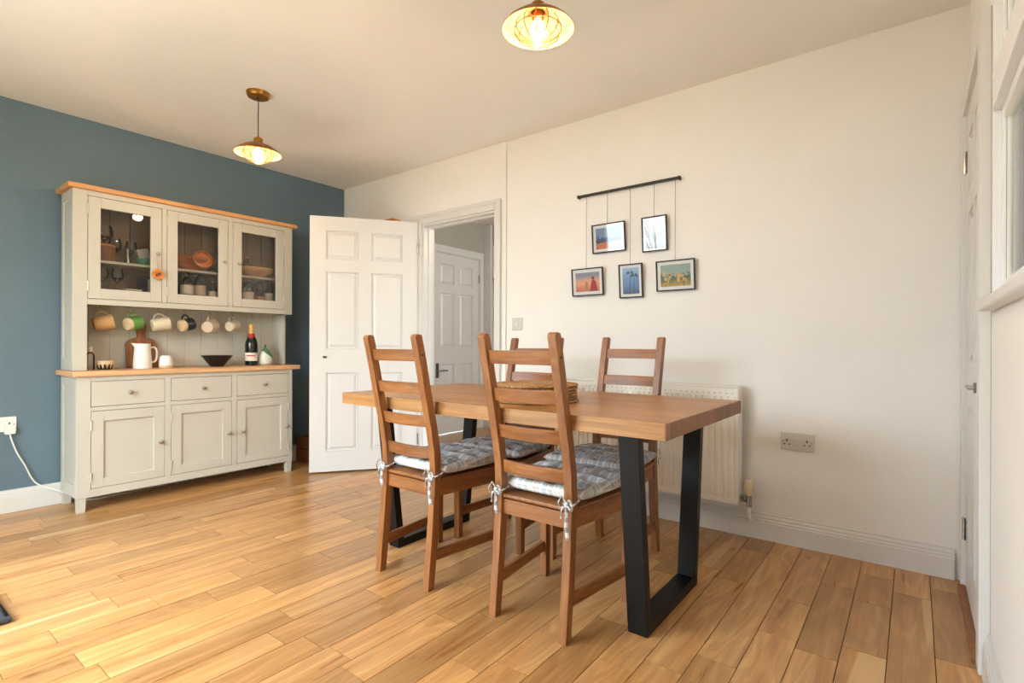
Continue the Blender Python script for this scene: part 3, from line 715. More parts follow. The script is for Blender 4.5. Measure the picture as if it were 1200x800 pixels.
for kind, cx, cz, w, h, mat_w, label, sx in frames:
    f = thing('framed_photo', label, 'picture', (cx*.998, 2.880, cz), 0, 'pictures hung from the rail'); f.rotation_euler = (math.radians(5), 0, math.radians(random.uniform(-.6, .6)))
    b = B(); e = .007
    for q in ((-w/2, w/2, -.007, .007, -h/2, -h/2+e), (-w/2, w/2, -.007, .007, h/2-e, h/2), (-w/2, -w/2+e, -.007, .007, -h/2+e, h/2-e), (w/2-e, w/2, -.007, .007, -h/2+e, h/2-e)): b.box(*q)
    b.obj('frame', 'blackmatt', f, bevel=.0012, seg=1)
    B().box(-w/2+e, w/2-e, .001, .004, -h/2+e, h/2-e).obj('mount', 'print_white', f, smooth=False)
    pw_, ph_ = w/2-e-mat_w, h/2-e-mat_w
    prn = B().box(-pw_, pw_, .0002, .0009, -ph_, ph_).obj('print', print_mat('photo_'+kind, kind), f, smooth=False)
    if kind == 'palms':
        b = B()
        for tx, hh in ((-.008, .048), (.018, .030)):
            b.prism([(tx-.002, -ph_), (tx+.002, -ph_), (tx+.0012+.004, hh), (tx+.004, hh)], 'Y', -.0002, .0002)
            for a in range(7):
                an = math.radians(-20+a*37); ln = .030
                ex, ez = tx+.004+ln*math.cos(an), hh+ln*.5*math.sin(an)-.008
                b.prism([(tx+.004, hh-.002), (tx+.004+ln*.5*math.cos(an), hh+ln*.42*math.sin(an)+.004), (ex, ez), (tx+.004+ln*.5*math.cos(an), hh+ln*.42*math.sin(an)-.003)], 'Y', -.0002, .0001)
        b.obj('palm_silhouette', M['blackmatt'], prn, smooth=False)
    if kind == 'sunset':
        B().lathe([(0, 0), (.011, 0)], 16, T(.040, -.0001, .022) @ Rm(PI/2, 'X')).prism([(.016, -ph_), (.070, -ph_), (.060, .002), (.044, .012), (.030, .006)], 'Y', -.0002, .0001).obj('figure_silhouette', M['red_foil'], prn, smooth=False)
        B().prism([(-.018, -ph_), (.004, -ph_), (.002, -.002), (-.006, .004), (-.014, 0)], 'Y', -.0002, .0001).obj('figure_silhouette', M['cork'], prn, smooth=False)
    if kind == 'autumn':
        b = B()
        for k in range(16):
            x, z, r = random.uniform(-pw_+.014, pw_-.014), random.uniform(-ph_+.014, ph_*.25), random.uniform(.005, .012)
            b.lathe([(0, 0), (r, 0)], 8, T(x, -.0001-k*.00002, z) @ Rm(PI/2, 'X'))
        b.obj('foliage_patches', M['yellow_glaze'], prn, smooth=False)
    B().box(-w/2+e, w/2-e, -.0035, -.0025, -h/2+e, h/2-e).obj('glass', 'picglass', f, smooth=False)
    # its cord, from the rail down to the frame
    top = cz+h/2*math.cos(math.radians(5))-.002
    B().tube([(sx-RX, 0, -.004), (sx-RX, 0, (top-RZ)*.5), (cx*.998-RX+(sx-cx), -.006, top-RZ)], .0011, 6).obj('cord', 'darkcord', pr)

# ------------------------------------------------------------------ pendant lamps
M['wire'] = paint('dark_brass_wire', srgb(120, 72, 26), .5)
M['shade_in'] = paint('pale_gold_shade_lining', srgb(206, 164, 112), .45)
M['bulb'] = emit('warm_bulb', (1, .68, .34, 1), 7)
def pendant(loc, label):
    t = thing('pendant_lamp', label, 'lamp', loc, 0, 'brass cage pendant lamps')
    drop = CE-loc[2]       # origin at rim level
    B().lathe([(0, drop-.030), (.010, drop-.030), (.040, drop-.029), (.056, drop-.024), (.062, drop-.012), (.064, drop-.0005), (0, drop-.0005)], 32).obj('ceiling_rose', 'brass', t)
    pts = [(0, 0, .095), (.001, .0, .14), (-.003, .001, .2), (.002, 0, drop-.08), (0, 0, drop-.028)]
    B().tube(smooth_path(pts), .0032, 8).obj('flex', 'darkcord', t)
    B().lathe([(0, .100), (.006, .100), (.008, .092), (.022, .088), (.024, .082), (.025, .060), (.030, .056)], 24).obj('cap', 'brass', t)
    out = [(.024, .058), (.045, .053), (.075, .042), (.100, .026), (.116, .012), (.125, 0)]
    B().lathe(out+[(.1245, -.002), (.1225, -.001)], 40).obj('shade', 'brass', t, normals=False)
    B().lathe([(.024, .0565), (.045, .0515), (.075, .0405), (.0995, .0245), (.115, .0105), (.1225, -.001)], 40).obj('shade_lining', 'shade_in', t)
    b = B(); nw = 12
    for i in range(nw):
        a = 2*PI*i/nw; c, s = math.cos(a), math.sin(a)
        prof = [(.066, .034), (.080, .012), (.080, -.010), (.066, -.030), (.040, -.044), (.012, -.052)]
        b.tube([(r*c, r*s, z) for r, z in prof], .0020, 5)
    b.tube([(.0805*math.cos(2*PI*i/28), .0805*math.sin(2*PI*i/28), .0) for i in range(28)], .0020, 5, closed=True)
    b.lathe([(0, -.050), (.012, -.051), (.013, -.054), (0, -.056)], 14)
    b.obj('wire_cage', M['wire'], t)
    B().lathe([(.020, .060), (.020, .036), (.013, .034), (0, .034)], 18).obj('bulb_holder', 'brass', t)
    B().lathe([(.012, .034), (.014, .026), (.024, .010), (.029, -.006), (.027, -.020), (.018, -.031), (0, -.035)], 20).obj('bulb', 'bulb', t)
    d = bpy.data.lights.new('bulb_light', 'POINT'); d.energy = LAMP_W; d.color = (1, .70, .42); d.shadow_soft_size = .03
    o = bpy.data.objects.new('bulb_light', d); COL.objects.link(o); o.parent = t; o.location = (0, 0, -.058)
    return t
pendant((-2.974, 1.480, 2.072), 'brass cage pendant lamp hanging near the dresser, ceiling rose in view')
pendant((-1.030, 1.478, 2.070), 'brass cage pendant lamp above the dining table, cut by the top edge')

# ------------------------------------------------------------------ dresser: sideboard and glazed hutch
SB = thing('sideboard', 'pale grey sideboard with oak worktop, three drawers and three panelled doors', 'cabinet', (XB+.022, .859, 0))
D0 = 0; DF = .342            # local x: 0 wall side .. DF front, y along wall 0..LEN
LEN = 1.320
def knob(parent, x, y, z, r=.0145):
    return B().lathe([(.006, 0), (.006, .010), (r*.75, .014), (r, .021), (r*.85, .027), (r*.4, .030), (0, .0305)], 16, T(x, y, z) @ Rm(PI/2, 'Y')).obj('knob', 'chrome', parent)
def hinge(parent, x, y, z):
    return B().tube([(x+.002, y, z-.028), (x+.002, y, z+.028)], .0058, 8).obj('hinge', 'hingemetal', parent)
# side panels built as frame and recessed field
def side_panel(parent, y0, y1, x0, x1, z0, z1, outer):
    """frame-and-panel side, outer face at y0 (outer=-1) or y1"""
    b = B(); s = .045
    b.box(x0, x0+s, y0, y1, z0, z1); b.box(x1-s, x1, y0, y1, z0, z1); b.box(x0+s, x1-s, y0, y1, z1-s*1.3, z1); b.box(x0+s, x1-s, y0, y1, z0, z0+s*1.6)
    o = b.obj('side_frame', 'grey', parent, bevel=.0015, seg=1)
    ya, yb = (y0+.006, y1-.002) if outer < 0 else (y0+.002, y1-.006)
    B().box(x0+s, x1-s, ya, yb, z0+s*1.6, z1-s*1.3).obj('side_field', 'grey', o)
side_panel(SB, 0, .02, 0, DF-.0215, .083, .793, -1); side_panel(SB, LEN-.02, LEN, 0, DF-.0215, .083, .793, 1)
b = B()
b.box(DF-.021, DF, 0, .066, .0835, .793); b.box(DF-.021, DF, LEN-.03, LEN, .0835, .793)
mids = [(.450, .484), (.868, .901)]
for a, c in mids: b.box(DF-.021, DF, a, c, .131, .766)
b.box(DF-.021, DF, .066, LEN-.03, .764, .793); b.box(DF-.021, DF, .066, LEN-.03, .0835, .131)
for a, c in ((.066, .450), (.484, .868), (.901, LEN-.03)): b.box(DF-.021, DF, a, c, .588, .612)
b.obj('face_frame', 'grey', SB, bevel=.0015, seg=1)
B().box(.002, .012, .02, LEN-.02, .09, .79).box(.012, DF-.022, .02, LEN-.02, .09, .105).box(.012, DF-.022, .02, LEN-.02, .594, .606).obj('carcass', 'grey', SB, smooth=False)
for (x0, x1, y0, y1) in ((DF-.045, DF-.002, .002, .045), (DF-.045, DF-.002, LEN-.045, LEN-.002), (.002, .045, .002, .045), (.002, .045, LEN-.045, LEN-.002)):
    cx, cy = (x0+x1)/2, (y0+y1)/2
    B().hexa([(cx-.019, cy-.019, 0), (cx+.019, cy-.019, 0), (cx+.019, cy+.019, 0), (cx-.019, cy+.019, 0)], [(x0, y0, .0828), (x1, y0, .0828), (x1, y1, .0828), (x0, y1, .0828)]).obj('foot', 'grey', SB, bevel=.002)
B().box(-.018, DF+.020, -.022, LEN+.055, .7935, .8245).obj('worktop', 'worktop', SB, bevel=.004)
cols3 = [(.0685, .4475), (.4865, .8655), (.9035, LEN-.0325)]
for i, (a, c) in enumerate(cols3):
    dr = B().box(DF-.018, DF+.0005, a, c, .6145, .7615).obj('drawer', 'grey', SB, bevel=.003)
    knob(dr, DF, (a+c)/2, .690)
    do = B(); s = .060; z0, z1 = .1335, .5855
    do.box(DF-.019, DF+.0005, a, a+s, z0, z1); do.box(DF-.019, DF+.0005, c-s, c, z0, z1); do.box(DF-.019, DF+.0005, a+s, c-s, z1-s, z1); do.box(DF-.019, DF+.0005, a+s, c-s, z0, z0+s*.9)
    do = do.obj('door', 'grey', SB, bevel=.0018, seg=1)
    B().box(DF-.016, DF-.0105, a+s, c-s, z0+s*.9, z1-s).obj('panel', 'grey', do)
    knob(do, DF, (c-.025 if i < 2 else a+.037), .360)
    if i == 2: knob(do, DF, c-.018, .360)
    yh = a-.001 if i < 2 else c+.001
    for z in (.20, .505): hinge(do, DF, yh, z)

HU = thing('dresser_hutch', 'pale grey glazed hutch with oak cornice and cup hooks standing on the sideboard', 'cabinet', (XB+.022, .859, .8255))
UF = .249; UL = 1.368; ZT = 1.905-.8255; ZB = 1.222-.8255      # local z
side_panel(HU, 0, .02, 0, UF-.0215, 0, ZT, -1)
side_panel(HU, UL-.02, UL, 0, UF-.0215, ZB, ZT, 1)
B().box(0, UF-.072, UL-.035, UL-.014, 0, ZB-.0005).obj('lower_side', 'grey', HU, bevel=.002)
b = B()
b.box(UF-.021, UF, 0, .070, 0, ZT); b.box(UF-.021, UF, UL-.066, UL, ZB, ZT)
b.box(UF-.021, UF, .070, UL-.066, ZT-.030, ZT); b.box(UF-.021, UF, .070, UL-.066, ZB, ZB+.034)
um = [(.4625, .4895), (.8800, .9120)]
for a, c in um: b.box(UF-.021, UF, a, c, ZB+.034, ZT-.030)
b.obj('face_frame', 'grey', HU, bevel=.0015, seg=1)
B().box(.0115, UF-.022, .02, UL-.02, ZB+.006, ZB+.080).obj('cupboard_floor', 'grey', HU, smooth=False)
B().box(.0115, UF-.022, .02, UL-.02, ZT-.018, ZT).obj('cupboard_top', 'cupboard', HU, smooth=False)
# tongue-and-groove back, board by board
nb = 12; bw = (UL-.04)/nb
for i in range(nb): B().box(.001, .011, .02+i*bw+.0006, .02+(i+1)*bw-.0006, 0, ZB+.010).obj('back_board', 'grey', HU, bevel=.0012, seg=1)
for i in range(nb): B().box(.001, .011, .02+i*bw+.0006, .02+(i+1)*bw-.0006, ZB+.0105, ZT-.001).obj('back_board', 'cupboard', HU, bevel=.0022, seg=1)
ZS = 1.490-.8255
inner = [(.0205, .4625+.008), (.4625+.008, .888), (.888, UL-.0205)]
for k, (a, c) in enumerate(inner):
    B().box(.0115, UF-.045, a, c, ZS-.006, ZS+.010).obj('shelf', 'grey', HU, bevel=.002)
for y in (.4795, .896): B().box(.0115, UF-.022, y-.009, y-.001, ZB+.0805, ZS-.0065).box(.0115, UF-.022, y-.009, y-.001, ZS+.0105, ZT-.0185).obj('divider', 'cupboard', HU, smooth=False)
B().box(-.012, UF+.022, -.028, UL+.034, ZT+.0005, ZT+.030).obj('cornice', 'oak', HU, bevel=.008, seg=3)
uc = [(.0725, .460), (.4920, .8775), (.9145, UL-.0685)]
for i, (a, c) in enumerate(uc):
    z0, z1 = ZB+.0365, ZT-.0325; s = .062
    do = B()
    do.box(UF-.019, UF+.0005, a, a+s, z0, z1); do.box(UF-.019, UF+.0005, c-s, c, z0, z1); do.box(UF-.019, UF+.0005, a+s, c-s, z1-s, z1); do.box(UF-.019, UF+.0005, a+s, c-s, z0, z0+s)
    do = do.obj('door', 'grey', HU, bevel=.0018, seg=1)
    B().box(UF-.012, UF-.009, a+s-.003, c-s+.003, z0+s-.003, z1-s+.003, T(UF-.0105, 0, z0+.2) @ Rm(math.radians(-.55), 'Y') @ T(-UF+.0105, 0, -z0-.2)).obj('pane', 'pane', do, smooth=False)
    knob(do, UF, (c-.027 if i < 2 else a+.034), 1.573-.8255, .013)
    yh = a-.001 if i < 2 else c+.001
    for z in (z0+.075, z1-.075): hinge(do, UF, yh, z)
# cup hooks under the cupboard
hookY = [1.022, 1.184, 1.338, 1.499, 1.661, 1.816, 1.968]
HOOKX = -4.045
for y in hookY:
    lx, ly = HOOKX-(XB+.022), y-.859
    B().tube(smooth_path([(lx, ly, ZB+.006), (lx, ly, ZB-.012), (lx, ly+.012, ZB-.024), (lx, ly, ZB-.034), (lx, ly-.012, ZB-.026)]), .0018, 6).obj('cup_hook', 'brass', HU)

# ------------------------------------------------------------------ things on and in the dresser
WTZ = .8250
def revolve(name, label, cat, mat, prof, loc, group=None, seg=28, rz=0):
    o = B().lathe(prof, seg).obj(name, mat, loc=loc); o.rotation_euler = (0, 0, rz); return tag(o, label, cat, group)
def vessel(R, h, base=.7, th=.004, lip=1.0):
    """open cup profile"""
    return [(0, 0), (R*base*.92, 0), (R*base, .002), (R*(base+.3*(1-base)/.3*.55), h*.45), (R, h*.9), (R*lip, h), (R*lip-th, h), (R-th, h*.88), (R*(base+.16)-th, h*.3), (R*base-th, .006), (0, .006)]
# hanging mugs
mugs = [('tan brown stoneware mug hanging first on the left', 'tan_glaze', 'tan_glaze', .047, .100, -6),
        ('bright green mug with bare clay base hanging above the chopping board', 'green_glaze', 'stoneware', .044, .088, 18),
        ('tall cream mug hanging above the white jug', 'cream_glaze', 'cream_glaze', .044, .102, -4),
        ('dark navy mug with pale base hanging fourth on the hooks', 'navy_glaze', 'stoneware', .044, .086, 20),
        ('speckled pinkish cream mug hanging with its round base towards the room', 'pink_glaze', 'pink_glaze', .046, .092, 42),
        ('small pale grey mug hanging last, beside the empty hook', 'grey_glaze', 'cream_glaze', .040, .080, 28)]
for (lb, m1, m2, r, h, az), y in zip(mugs, hookY):
    t = thing('mug', lb, 'mug', (HOOKX, y, 1.222-.0345), 0, 'mugs on the cup hooks')
    # mug axis lies nearly level; base points out into the room and to the left
    gx = r+.026
    Mx = Rm(math.radians(az+90), 'Z') @ Rm(math.radians(78), 'Y') @ T(gx, 0, -h*.5)     # local mug: axis z, handle towards -x
    Rb = r
    body = B().lathe([(Rb*.93, .022), (Rb, .05), (Rb, h), (Rb-.004, h), (Rb-.005, .010), (0, .008)], 28, Mx).obj('body', m1, t)
    B().lathe([(0, 0), (Rb*.84, 0), (Rb*.90, .004), (Rb*.93, .0225)], 28, Mx).obj('base', m2, t)
    hp = []
    for i in range(11):
        a = PI*i/10; hp.append(Mx @ Vector((-(Rb-.004)-.030*math.sin(a), 0, h*.52-h*.32*math.cos(a))))
    B().tube(hp, .0052, 8).obj('handle', m1, t)
# jug
j = thing('milk_jug', 'white ceramic jug standing before the chopping board', 'jug', (-3.985, 1.231, WTZ), 0)
B().lathe([(0, 0), (.050, 0), (.052, .003), (.050, .06), (.045, .125), (.044, .162), (.0395, .162), (.040, .125), (.045, .06), (.046, .008), (0, .008)], 32).obj('body', 'white_glaze', j)
B().hexa([(-.012, -.043, .135), (.012, -.043, .135), (.008, -.040, .136), (-.008, -.040, .136)], [(-.020, -.040, .163), (.020, -.040, .163), (.006, -.064, .166), (-.006, -.064, .166)]).obj('spout', 'white_glaze', j, bevel=.002)
B().tube(smooth_path([(.0, .044, .135), (0, .066, .138), (0, .080, .118), (0, .080, .075), (0, .070, .045), (0, .048, .042)]), .006, 10).obj('handle', 'white_glaze', j)
t = thing('ceramic_beaker', 'small upturned white cup with clay rim right of the jug', 'cup', (-3.985, 1.366, WTZ))
B().lathe([(0, .084), (.022, .084), (.033, .076), (.039, .050), (.042, .018)], 28).obj('body', 'white_glaze', t)
B().lathe([(.042, .0182), (.0425, .004), (.041, 0), (.037, 0), (.037, .018)], 28).obj('rim', 'stoneware', t)
tag(B().lathe([(0, 0), (.040, 0), (.045, .004), (.068, .035), (.098, .074), (.103, .078), (.099, .080), (.090, .074), (.060, .040), (.036, .010), (0, .008)], 36).obj('black_bowl', 'black_glaze', loc=(-3.985, 1.690, WTZ)), 'black flared bowl alone on the worktop', 'bowl')
t = thing('champagne_bottle', 'dark champagne bottle with gold foil neck and white label', 'bottle', (-4.0, 1.944, WTZ))
B().lathe([(0, .002), (.030, 0), (.044, .004), (.0445, .15), (.042, .175), (.032, .205), (.021, .228), (.0175, .245)], 28).obj('glass_body', 'darkglass', t)
B().lathe([(.0225, .2285), (.019, .247), (.0165, .290), (.0175, .294), (.0175, .303), (.015, .311), (0, .314)], 24).obj('gold_foil', 'gold_foil', t)
B().lathe([(.030, .2105), (.0235, .2275), (.0220, .2420), (.0190, .2420)], 24).obj('red_collar', 'red_foil', t)
lb_ = B(); 
lb_.grid(lambda u, v: (.0449*math.cos((u-.5)*2.6-.55), .0449*math.sin((u-.5)*2.6-.55), .035+.062*v), 17, 2)
lab_o = lb_.obj('label', 'label_paper', t)
B().grid(lambda u, v: (.0452*math.cos((u-.5)*1.5-.55), .0452*math.sin((u-.5)*1.5-.55), .070+.008*v), 12, 2).obj('label_band', 'red_foil', lab_o)
t = thing('bud_vase', 'pear-shaped vase half green glaze half white, beside the champagne bottle', 'vase', (-4.0, 2.052, WTZ))
def vase_mat():
    m, nt, p = new_mat('two_tone_vase')
    tc = N(nt, 'ShaderNodeTexCoord'); sp = N(nt, 'ShaderNodeSeparateXYZ'); nt.links.new(tc.outputs['Object'], sp.inputs[0])
    n = N(nt, 'ShaderNodeTexNoise'); n.inputs['Scale'].default_value = 14; nt.links.new(tc.outputs['Object'], n.inputs['Vector'])
    a = N(nt, 'ShaderNodeMath', operation='MULTIPLY_ADD'); a.inputs[1].default_value = .9; nt.links.new(sp.outputs[1], a.inputs[0]); nt.links.new(sp.outputs[2], a.inputs[2])
    b_ = N(nt, 'ShaderNodeMath', operation='MULTIPLY_ADD'); b_.inputs[1].default_value = .03; nt.links.new(n.outputs['Fac'], b_.inputs[0]); nt.links.new(a.outputs[0], b_.inputs[2])
    r = ramp(nt, [(.092, srgb(222, 220, 206)), (.098, srgb(84, 128, 92))]); nt.links.new(b_.outputs[0], r.inputs[0]); nt.links.new(r.outputs[0], p.inputs['Base Color']); p.inputs['Roughness'].default_value = .25
    return m
B().lathe([(0, 0), (.036, 0), (.050, .012), (.054, .042), (.048, .076), (.034, .104), (.018, .124), (.008, .138), (.006, .150), (.0075, .158), (.0055, .158), (.004, .148), (0, .14)], 30).obj('body', vase_mat(), t)
t = thing('chopping_board', 'brown paddle chopping board leaning on the back behind the jug', 'board', (-4.118, 1.272, WTZ+.001)); t.rotation_euler = (0, math.radians(-7), 0)
pts = [(-.092, 0), (.092, 0), (.092, .150)]+[(.092-.066*(1-math.cos(a)), .150+.052*math.sin(a)) for a in (PI/8, PI/4, 3*PI/8, PI/2)]+[(.026, .230), (.030, .290), (.020, .302)]
pts = pts+[(-x, z) for x, z in pts[::-1] if x > 0 and z > 0]
B().prism(pts, 'X', -.008, .008).obj('blade', 'walnut', t, bevel=.003)
t = thing('oil_bottle', 'slim clear bottle with white cap in the left corner of the worktop', 'bottle', (-4.01, .964, WTZ))
B().lathe([(0, 0), (.020, 0), (.022, .004), (.022, .085), (.018, .100), (.009, .108), (.009, .118)], 20).obj('body', 'clearglass', t)
B().lathe([(.0105, .112), (.0105, .142), (0, .143)], 16).obj('cap', 'white_glaze', t)
t = thing('sauce_bottle', 'small bottle with pink cap mostly hidden behind the hutch post', 'bottle', (-4.09, .925, WTZ))
B().lathe([(0, 0), (.024, 0), (.026, .004), (.026, .115), (.018, .135), (.010, .142), (.010, .152)], 20).obj('body', 'clearglass', t)
B().lathe([(.012, .146), (.012, .172), (0, .173)], 16).obj('cap', 'pinkcap', t)
t = thing('striped_bowl', 'small black bowl with pale drip pattern beside the oil bottle', 'bowl', (-4.0, 1.036, WTZ))
B().lathe([(0, 0), (.030, 0), (.036, .004), (.044, .030), (.044, .040), (.040, .040), (.038, .030), (.028, .008), (0, .008)], 28).obj('body', 'black_glaze', t)
B().lathe([(.0445, .034), (.0445, .052), (.041, .055), (.039, .052), (.039, .036)], 28).obj('rim', 'stoneware', t)
for i in range(12):
    a = 2*PI*i/12; c, s = math.cos(a), math.sin(a)
    B().hexa([(.0372*c-.001*s, .0372*s+.001*c, .008), (.0372*c+.001*s, .0372*s-.001*c, .008), (.0365*c+.001*s, .0365*s-.001*c, .008), (.0365*c-.001*s, .0365*s+.001*c, .008)],
             [(.0456*c-.008*s, .0456*s+.008*c, .036), (.0456*c+.008*s, .0456*s-.008*c, .036), (.044*c+.008*s, .044*s-.008*c, .036), (.044*c-.008*s, .044*s+.008*c, .036)]).obj('drip', 'stoneware', t)

# glazed cupboards, upper shelf
US = 1.5005; LS = 1.3025
def wineglass(loc, lb, s=1.0, mat='clearglass'):
    return revolve('wine_glass', lb, 'glass', mat, [(0, 0), (.034*s, .001), (.030*s, .004), (.005*s, .010), (.004*s, .075*s), (.010*s, .084*s), (.034*s, .110*s), (.038*s, .140*s), (.031*s, .178*s), (.030*s, .178*s), (.036*s, .140*s), (.031*s, .111*s), (0, .090*s)], loc, 'wine glasses in the hutch')
def bottle(loc, lb, mat, R, H, neck, capmat=None, label=None):
    t = thing('bottle', lb, 'bottle', loc, 0, 'bottles in the hutch')
    B().lathe([(0, 0), (R*.9, 0), (R, .004), (R, H*.55), (R*.9, H*.63), (neck, H*.76), (neck, H*.93), (neck*1.15, H*.94), (neck*1.15, H*.97)], 20).obj('body', mat, t)
    if capmat: B().lathe([(neck*.9, H*.95), (neck*1.2, H*.955), (neck*1.2, H), (0, H+.001)], 14).obj('cap', capmat, t)
    if label: B().lathe([(R+.0006, H*.14), (R+.0006, H*.46)], 20).obj('label', label, t)
    return t
# left cupboard
t = thing('wooden_canister', 'round wooden canister on the upper shelf of the left cupboard', 'canister', (-4.06, 1.045, US))
B().lathe([(0, 0), (.056, 0), (.058, .004), (.058, .095), (.054, .098), (0, .098)], 28).obj('body', 'walnut', t)
B().lathe([(.060, .0985), (.060, .106), (.050, .112), (0, .114)], 28).obj('lid', 'orangewood', t)
revolve('brandy_glass', 'large clear glass catching the lamplight on the wooden canister', 'glass', 'clearglass', [(0, 0), (.030, .001), (.028, .004), (.006, .012), (.012, .022), (.042, .045), (.046, .075), (.036, .115), (.0348, .115), (.0445, .075), (.040, .046), (0, .026)], (-4.055, 1.045, US+.1145))
wineglass((-4.125, 1.120, US), 'clear wine glass standing behind the wooden canister', .95)
revolve('cocktail_jigger', 'silver double cocktail measure on the upper left shelf', 'jigger', 'steel', [(0, .0), (.019, 0), (.020, .002), (.008, .048), (.008, .054), (.017, .094), (.0155, .094), (.006, .056), (0, .054)], (-4.02, 1.158, US))
wineglass((-4.08, 1.195, US), 'clear wine glass between the jigger and the teal bowl', .85)
revolve('teal_bowl', 'small teal bowl on the upper left shelf', 'bowl', 'teal_glaze', vessel(.046, .042, .6), (-4.03, 1.250, US))
t = B().box(-.030, .030, -.034, .034, 0, .062, Rm(math.radians(16), 'X')).obj('slate_box', 'slate_box', bevel=.003, loc=(-4.035, 1.250, US+.0455))
tag(t, 'grey square box tilted on the teal bowl', 'box')
wineglass((-4.05, 1.035, LS), 'clear wine glass at the far left of the lower shelf', .9)
wineglass((-4.02, 1.105, LS), 'clear wine glass, second on the lower left shelf', .9)
t = thing('napkin_stack', 'low flat white stack on the lower left shelf', 'napkins', (-4.03, 1.185, LS))
for k in range(3): B().box(-.045, .045, -.045, .045, .0002+k*.012, .0115+k*.012).obj('napkin', 'label_paper', t, bevel=.004)
t = thing('tea_tin', 'dark blue tin with pale label on the lower left shelf', 'tin', (-4.03, 1.258, LS), .3)
B().box(-.032, .032, -.032, .032, 0, .118).box(-.030, .030, -.030, .030, .118, .126).obj('body', 'blue_tin', t, bevel=.003)
B().box(.0322, .033, -.004, .031, .02, .108).obj('label', 'label_paper', t)
# middle cupboard
tag(B().lathe([(0, 0), (.07, 0), (.075, .004), (.150, .060), (.168, .092), (.163, .096), (.144, .066), (.07, .012), (0, .010)], 36, Matrix.Diagonal((.58, 1, 1, 1))).obj('wooden_tray', 'bowlwood', loc=(-4.06, 1.545, US)), 'long dark wooden dish on the upper middle shelf', 'dish')
t = B().lathe([(0, 0), (.030, 0), (.034, .004), (.060, .032), (.064, .050), (.060, .052), (.056, .034), (.028, .010), (0, .008)], 28, T(0, 0, .056) @ Rm(math.radians(72), 'Y')).obj('wooden_bowl', 'orangewood', loc=(-3.995, 1.580, US+.009))
tag(t, 'orange-brown wooden bowl on its side before the long dish', 'bowl')
t = thing('glass_jar', 'tall green glass jar on the lower middle shelf', 'jar', (-4.03, 1.395, LS))
B().lathe([(0, 0), (.044, 0), (.047, .004), (.047, .150), (.040, .162), (.040, .170)], 24).obj('body', 'greenglass', t); B().lathe([(.043, .164), (.043, .186), (0, .187)], 24).obj('lid', 'chrome', t)
bottle((-4.10, 1.475, LS), 'dark bottle behind the green jar, second in the middle cupboard', 'darkglass', .034, .225, .012, 'black_glaze')
bottle((-4.02, 1.505, LS), 'dark bottle with a large cream label in the middle cupboard', 'darkglass', .040, .200, .013, 'cork', 'label_paper')
bottle((-4.05, 1.600, LS), 'dark green bottle with grey label right of the cream-labelled one', 'greenglass', .038, .215, .012, 'black_glaze', 'grey_glaze')
bottle((-4.02, 1.675, LS), 'short aqua bottle at the right of the middle cupboard', 'aquaglass', .026, .135, .010, 'cork', 'label_paper')
# right cupboard
tag(B().lathe([(0, 0), (.05, 0), (.06, .004), (.120, .040), (.135, .066), (.130, .070), (.112, .044), (.05, .012), (0, .010)], 36, Matrix.Diagonal((.62, 1, 1, 1))).obj('pale_wooden_dish', 'palewood', loc=(-4.015, 1.985, US)), 'long pale wooden dish on the upper right shelf', 'dish')
t = thing('yellow_jar', 'small yellow jar on the upper shelf of the right cupboard', 'jar', (-4.125, 1.862, US))
B().lathe([(0, 0), (.034, 0), (.040, .006), (.042, .070), (.034, .090), (.028, .094)], 22).obj('body', 'yellow_glaze', t); B().lathe([(.031, .0945), (.031, .112), (0, .116)], 20).obj('lid', 'bowlwood', t)
bottle((-4.13, 1.965, US), 'clear bottle with pink cap behind the pale wooden dish', 'clearglass', .034, .165, .015, 'pinkcap', 'pink_glaze')
bottle((-4.04, 1.842, LS), 'green bottle at the left of the lower right shelf', 'greenglass', .036, .185, .011, 'black_glaze')
bottle((-4.01, 1.925, LS), 'pale aqua bottle with cork and pale label, lower right shelf', 'aquaglass', .038, .170, .013, 'pinkcap', 'label_paper')
bottle((-4.09, 1.975, LS), 'tall clear bottle behind the aqua one, lower right shelf', 'clearglass', .030, .200, .011, 'cork')
bottle((-4.015, 2.020, LS), 'small amber bottle with paper label, lower right shelf', 'amberglass', .030, .115, .012, 'cork', 'cork')
bottle((-4.03, 2.095, LS), 'clear bottle with white label at the right end of the lower shelf', 'clearglass', .030, .180, .011, 'black_glaze', 'label_paper')
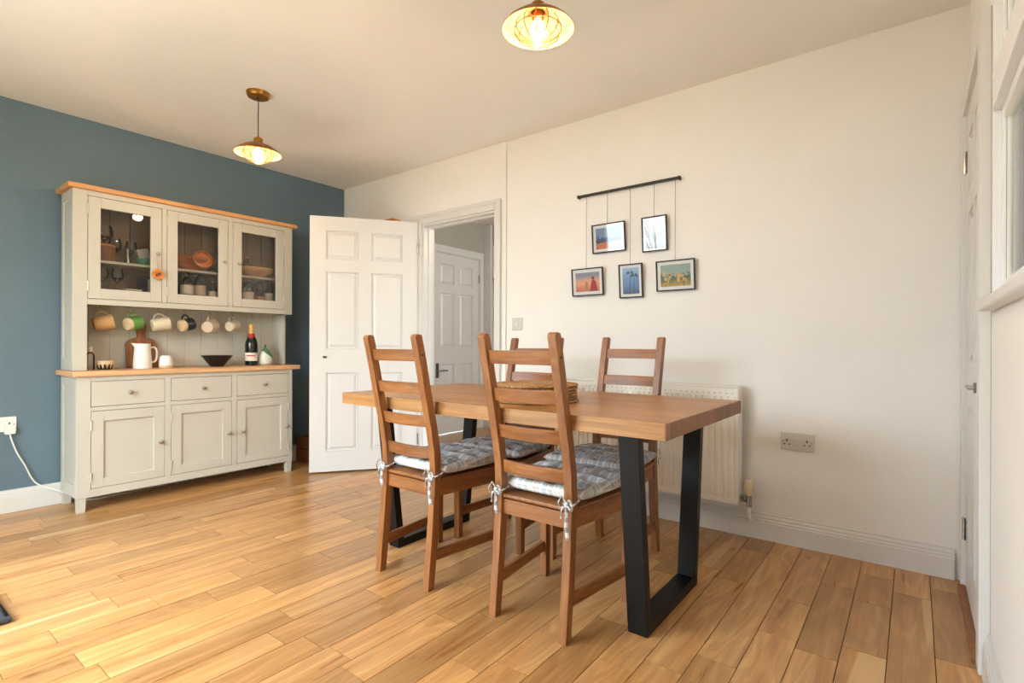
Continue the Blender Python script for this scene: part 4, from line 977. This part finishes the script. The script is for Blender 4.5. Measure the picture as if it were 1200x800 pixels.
bottle((-4.11, 2.065, LS), 'dark bottle at the back right of the lower shelf', 'darkglass', .030, .215, .011, 'black_glaze')
# wooden tag hung on the left door's knob
t = thing('wooden_ring', 'round wooden tag hanging on a string from the left hutch door knob', 'ornament', (-3.903, 1.291, 1.438))
B().lathe([(.020, -.006), (.033, -.006), (.036, 0), (.033, .006), (.020, .006)], 28, Rm(PI/2, 'Y')).lathe([(0, -.003), (.0205, -.003)], 28, Rm(PI/2, 'Y')).obj('disc', 'orangewood', t)
B().tube([(0, 0, -.001), (.0045, .006, .008)], .006, 8).tube([(.004, -.006, -.004), (.0045, -.012, -.012)], .006, 8).obj('dark_dots', 'walnut', t)
B().tube([(0, -.001, .034), (0.001, -.007, .100), (.004, -.006, .146), (.004, .006, .146), (0.001, .007, .100), (0, .001, .034)], .0012, 5).obj('string', 'cork', t)

# ------------------------------------------------------------------ odds and ends behind and beside the door
t = thing('wooden_crate', 'low brown wooden crate on the floor behind the open door', 'crate', (-4.02, 2.585, 0))
for k in range(2):
    for y in (-.17, .17): B().box(-.135, .135, y-.008, y+.008, .006+k*.104, .100+k*.104).obj('board', 'walnut', t, bevel=.002)
    for x in (-.143, .143): B().box(x-.008, x+.008, -.178, .178, .006+k*.104, .100+k*.104).obj('board', 'walnut', t, bevel=.002)
B().box(-.135, .135, -.162, .162, .001, .012).obj('base', 'walnut', t)
t = thing('wall_shelf', 'narrow orange wooden shelf peeking over the top of the open door', 'shelf', (-3.60, YD-.001, 2.0))
B().box(-.20, .20, -.09, 0, 0, .025).obj('board', 'orangewood', t, bevel=.004)
for x in (-.14, .14): B().box(x-.008, x+.008, -.06, -.0005, -.06, -.0005).obj('bracket', 'orangewood', t, bevel=.002)
t = thing('door_mat', 'dark grey mat with rolled edge at the left edge of the picture', 'mat', (-2.83, .03, 0))
B().box(-.296, .296, -.346, .346, .001, .016).obj('pad', 'rubber', t, bevel=.004)
B().tube([(-.30, -.35, .013), (.30, -.35, .013), (.30, .35, .013), (-.30, .35, .013)], .012, 8, closed=True).obj('rolled_edge', 'rubber', t)
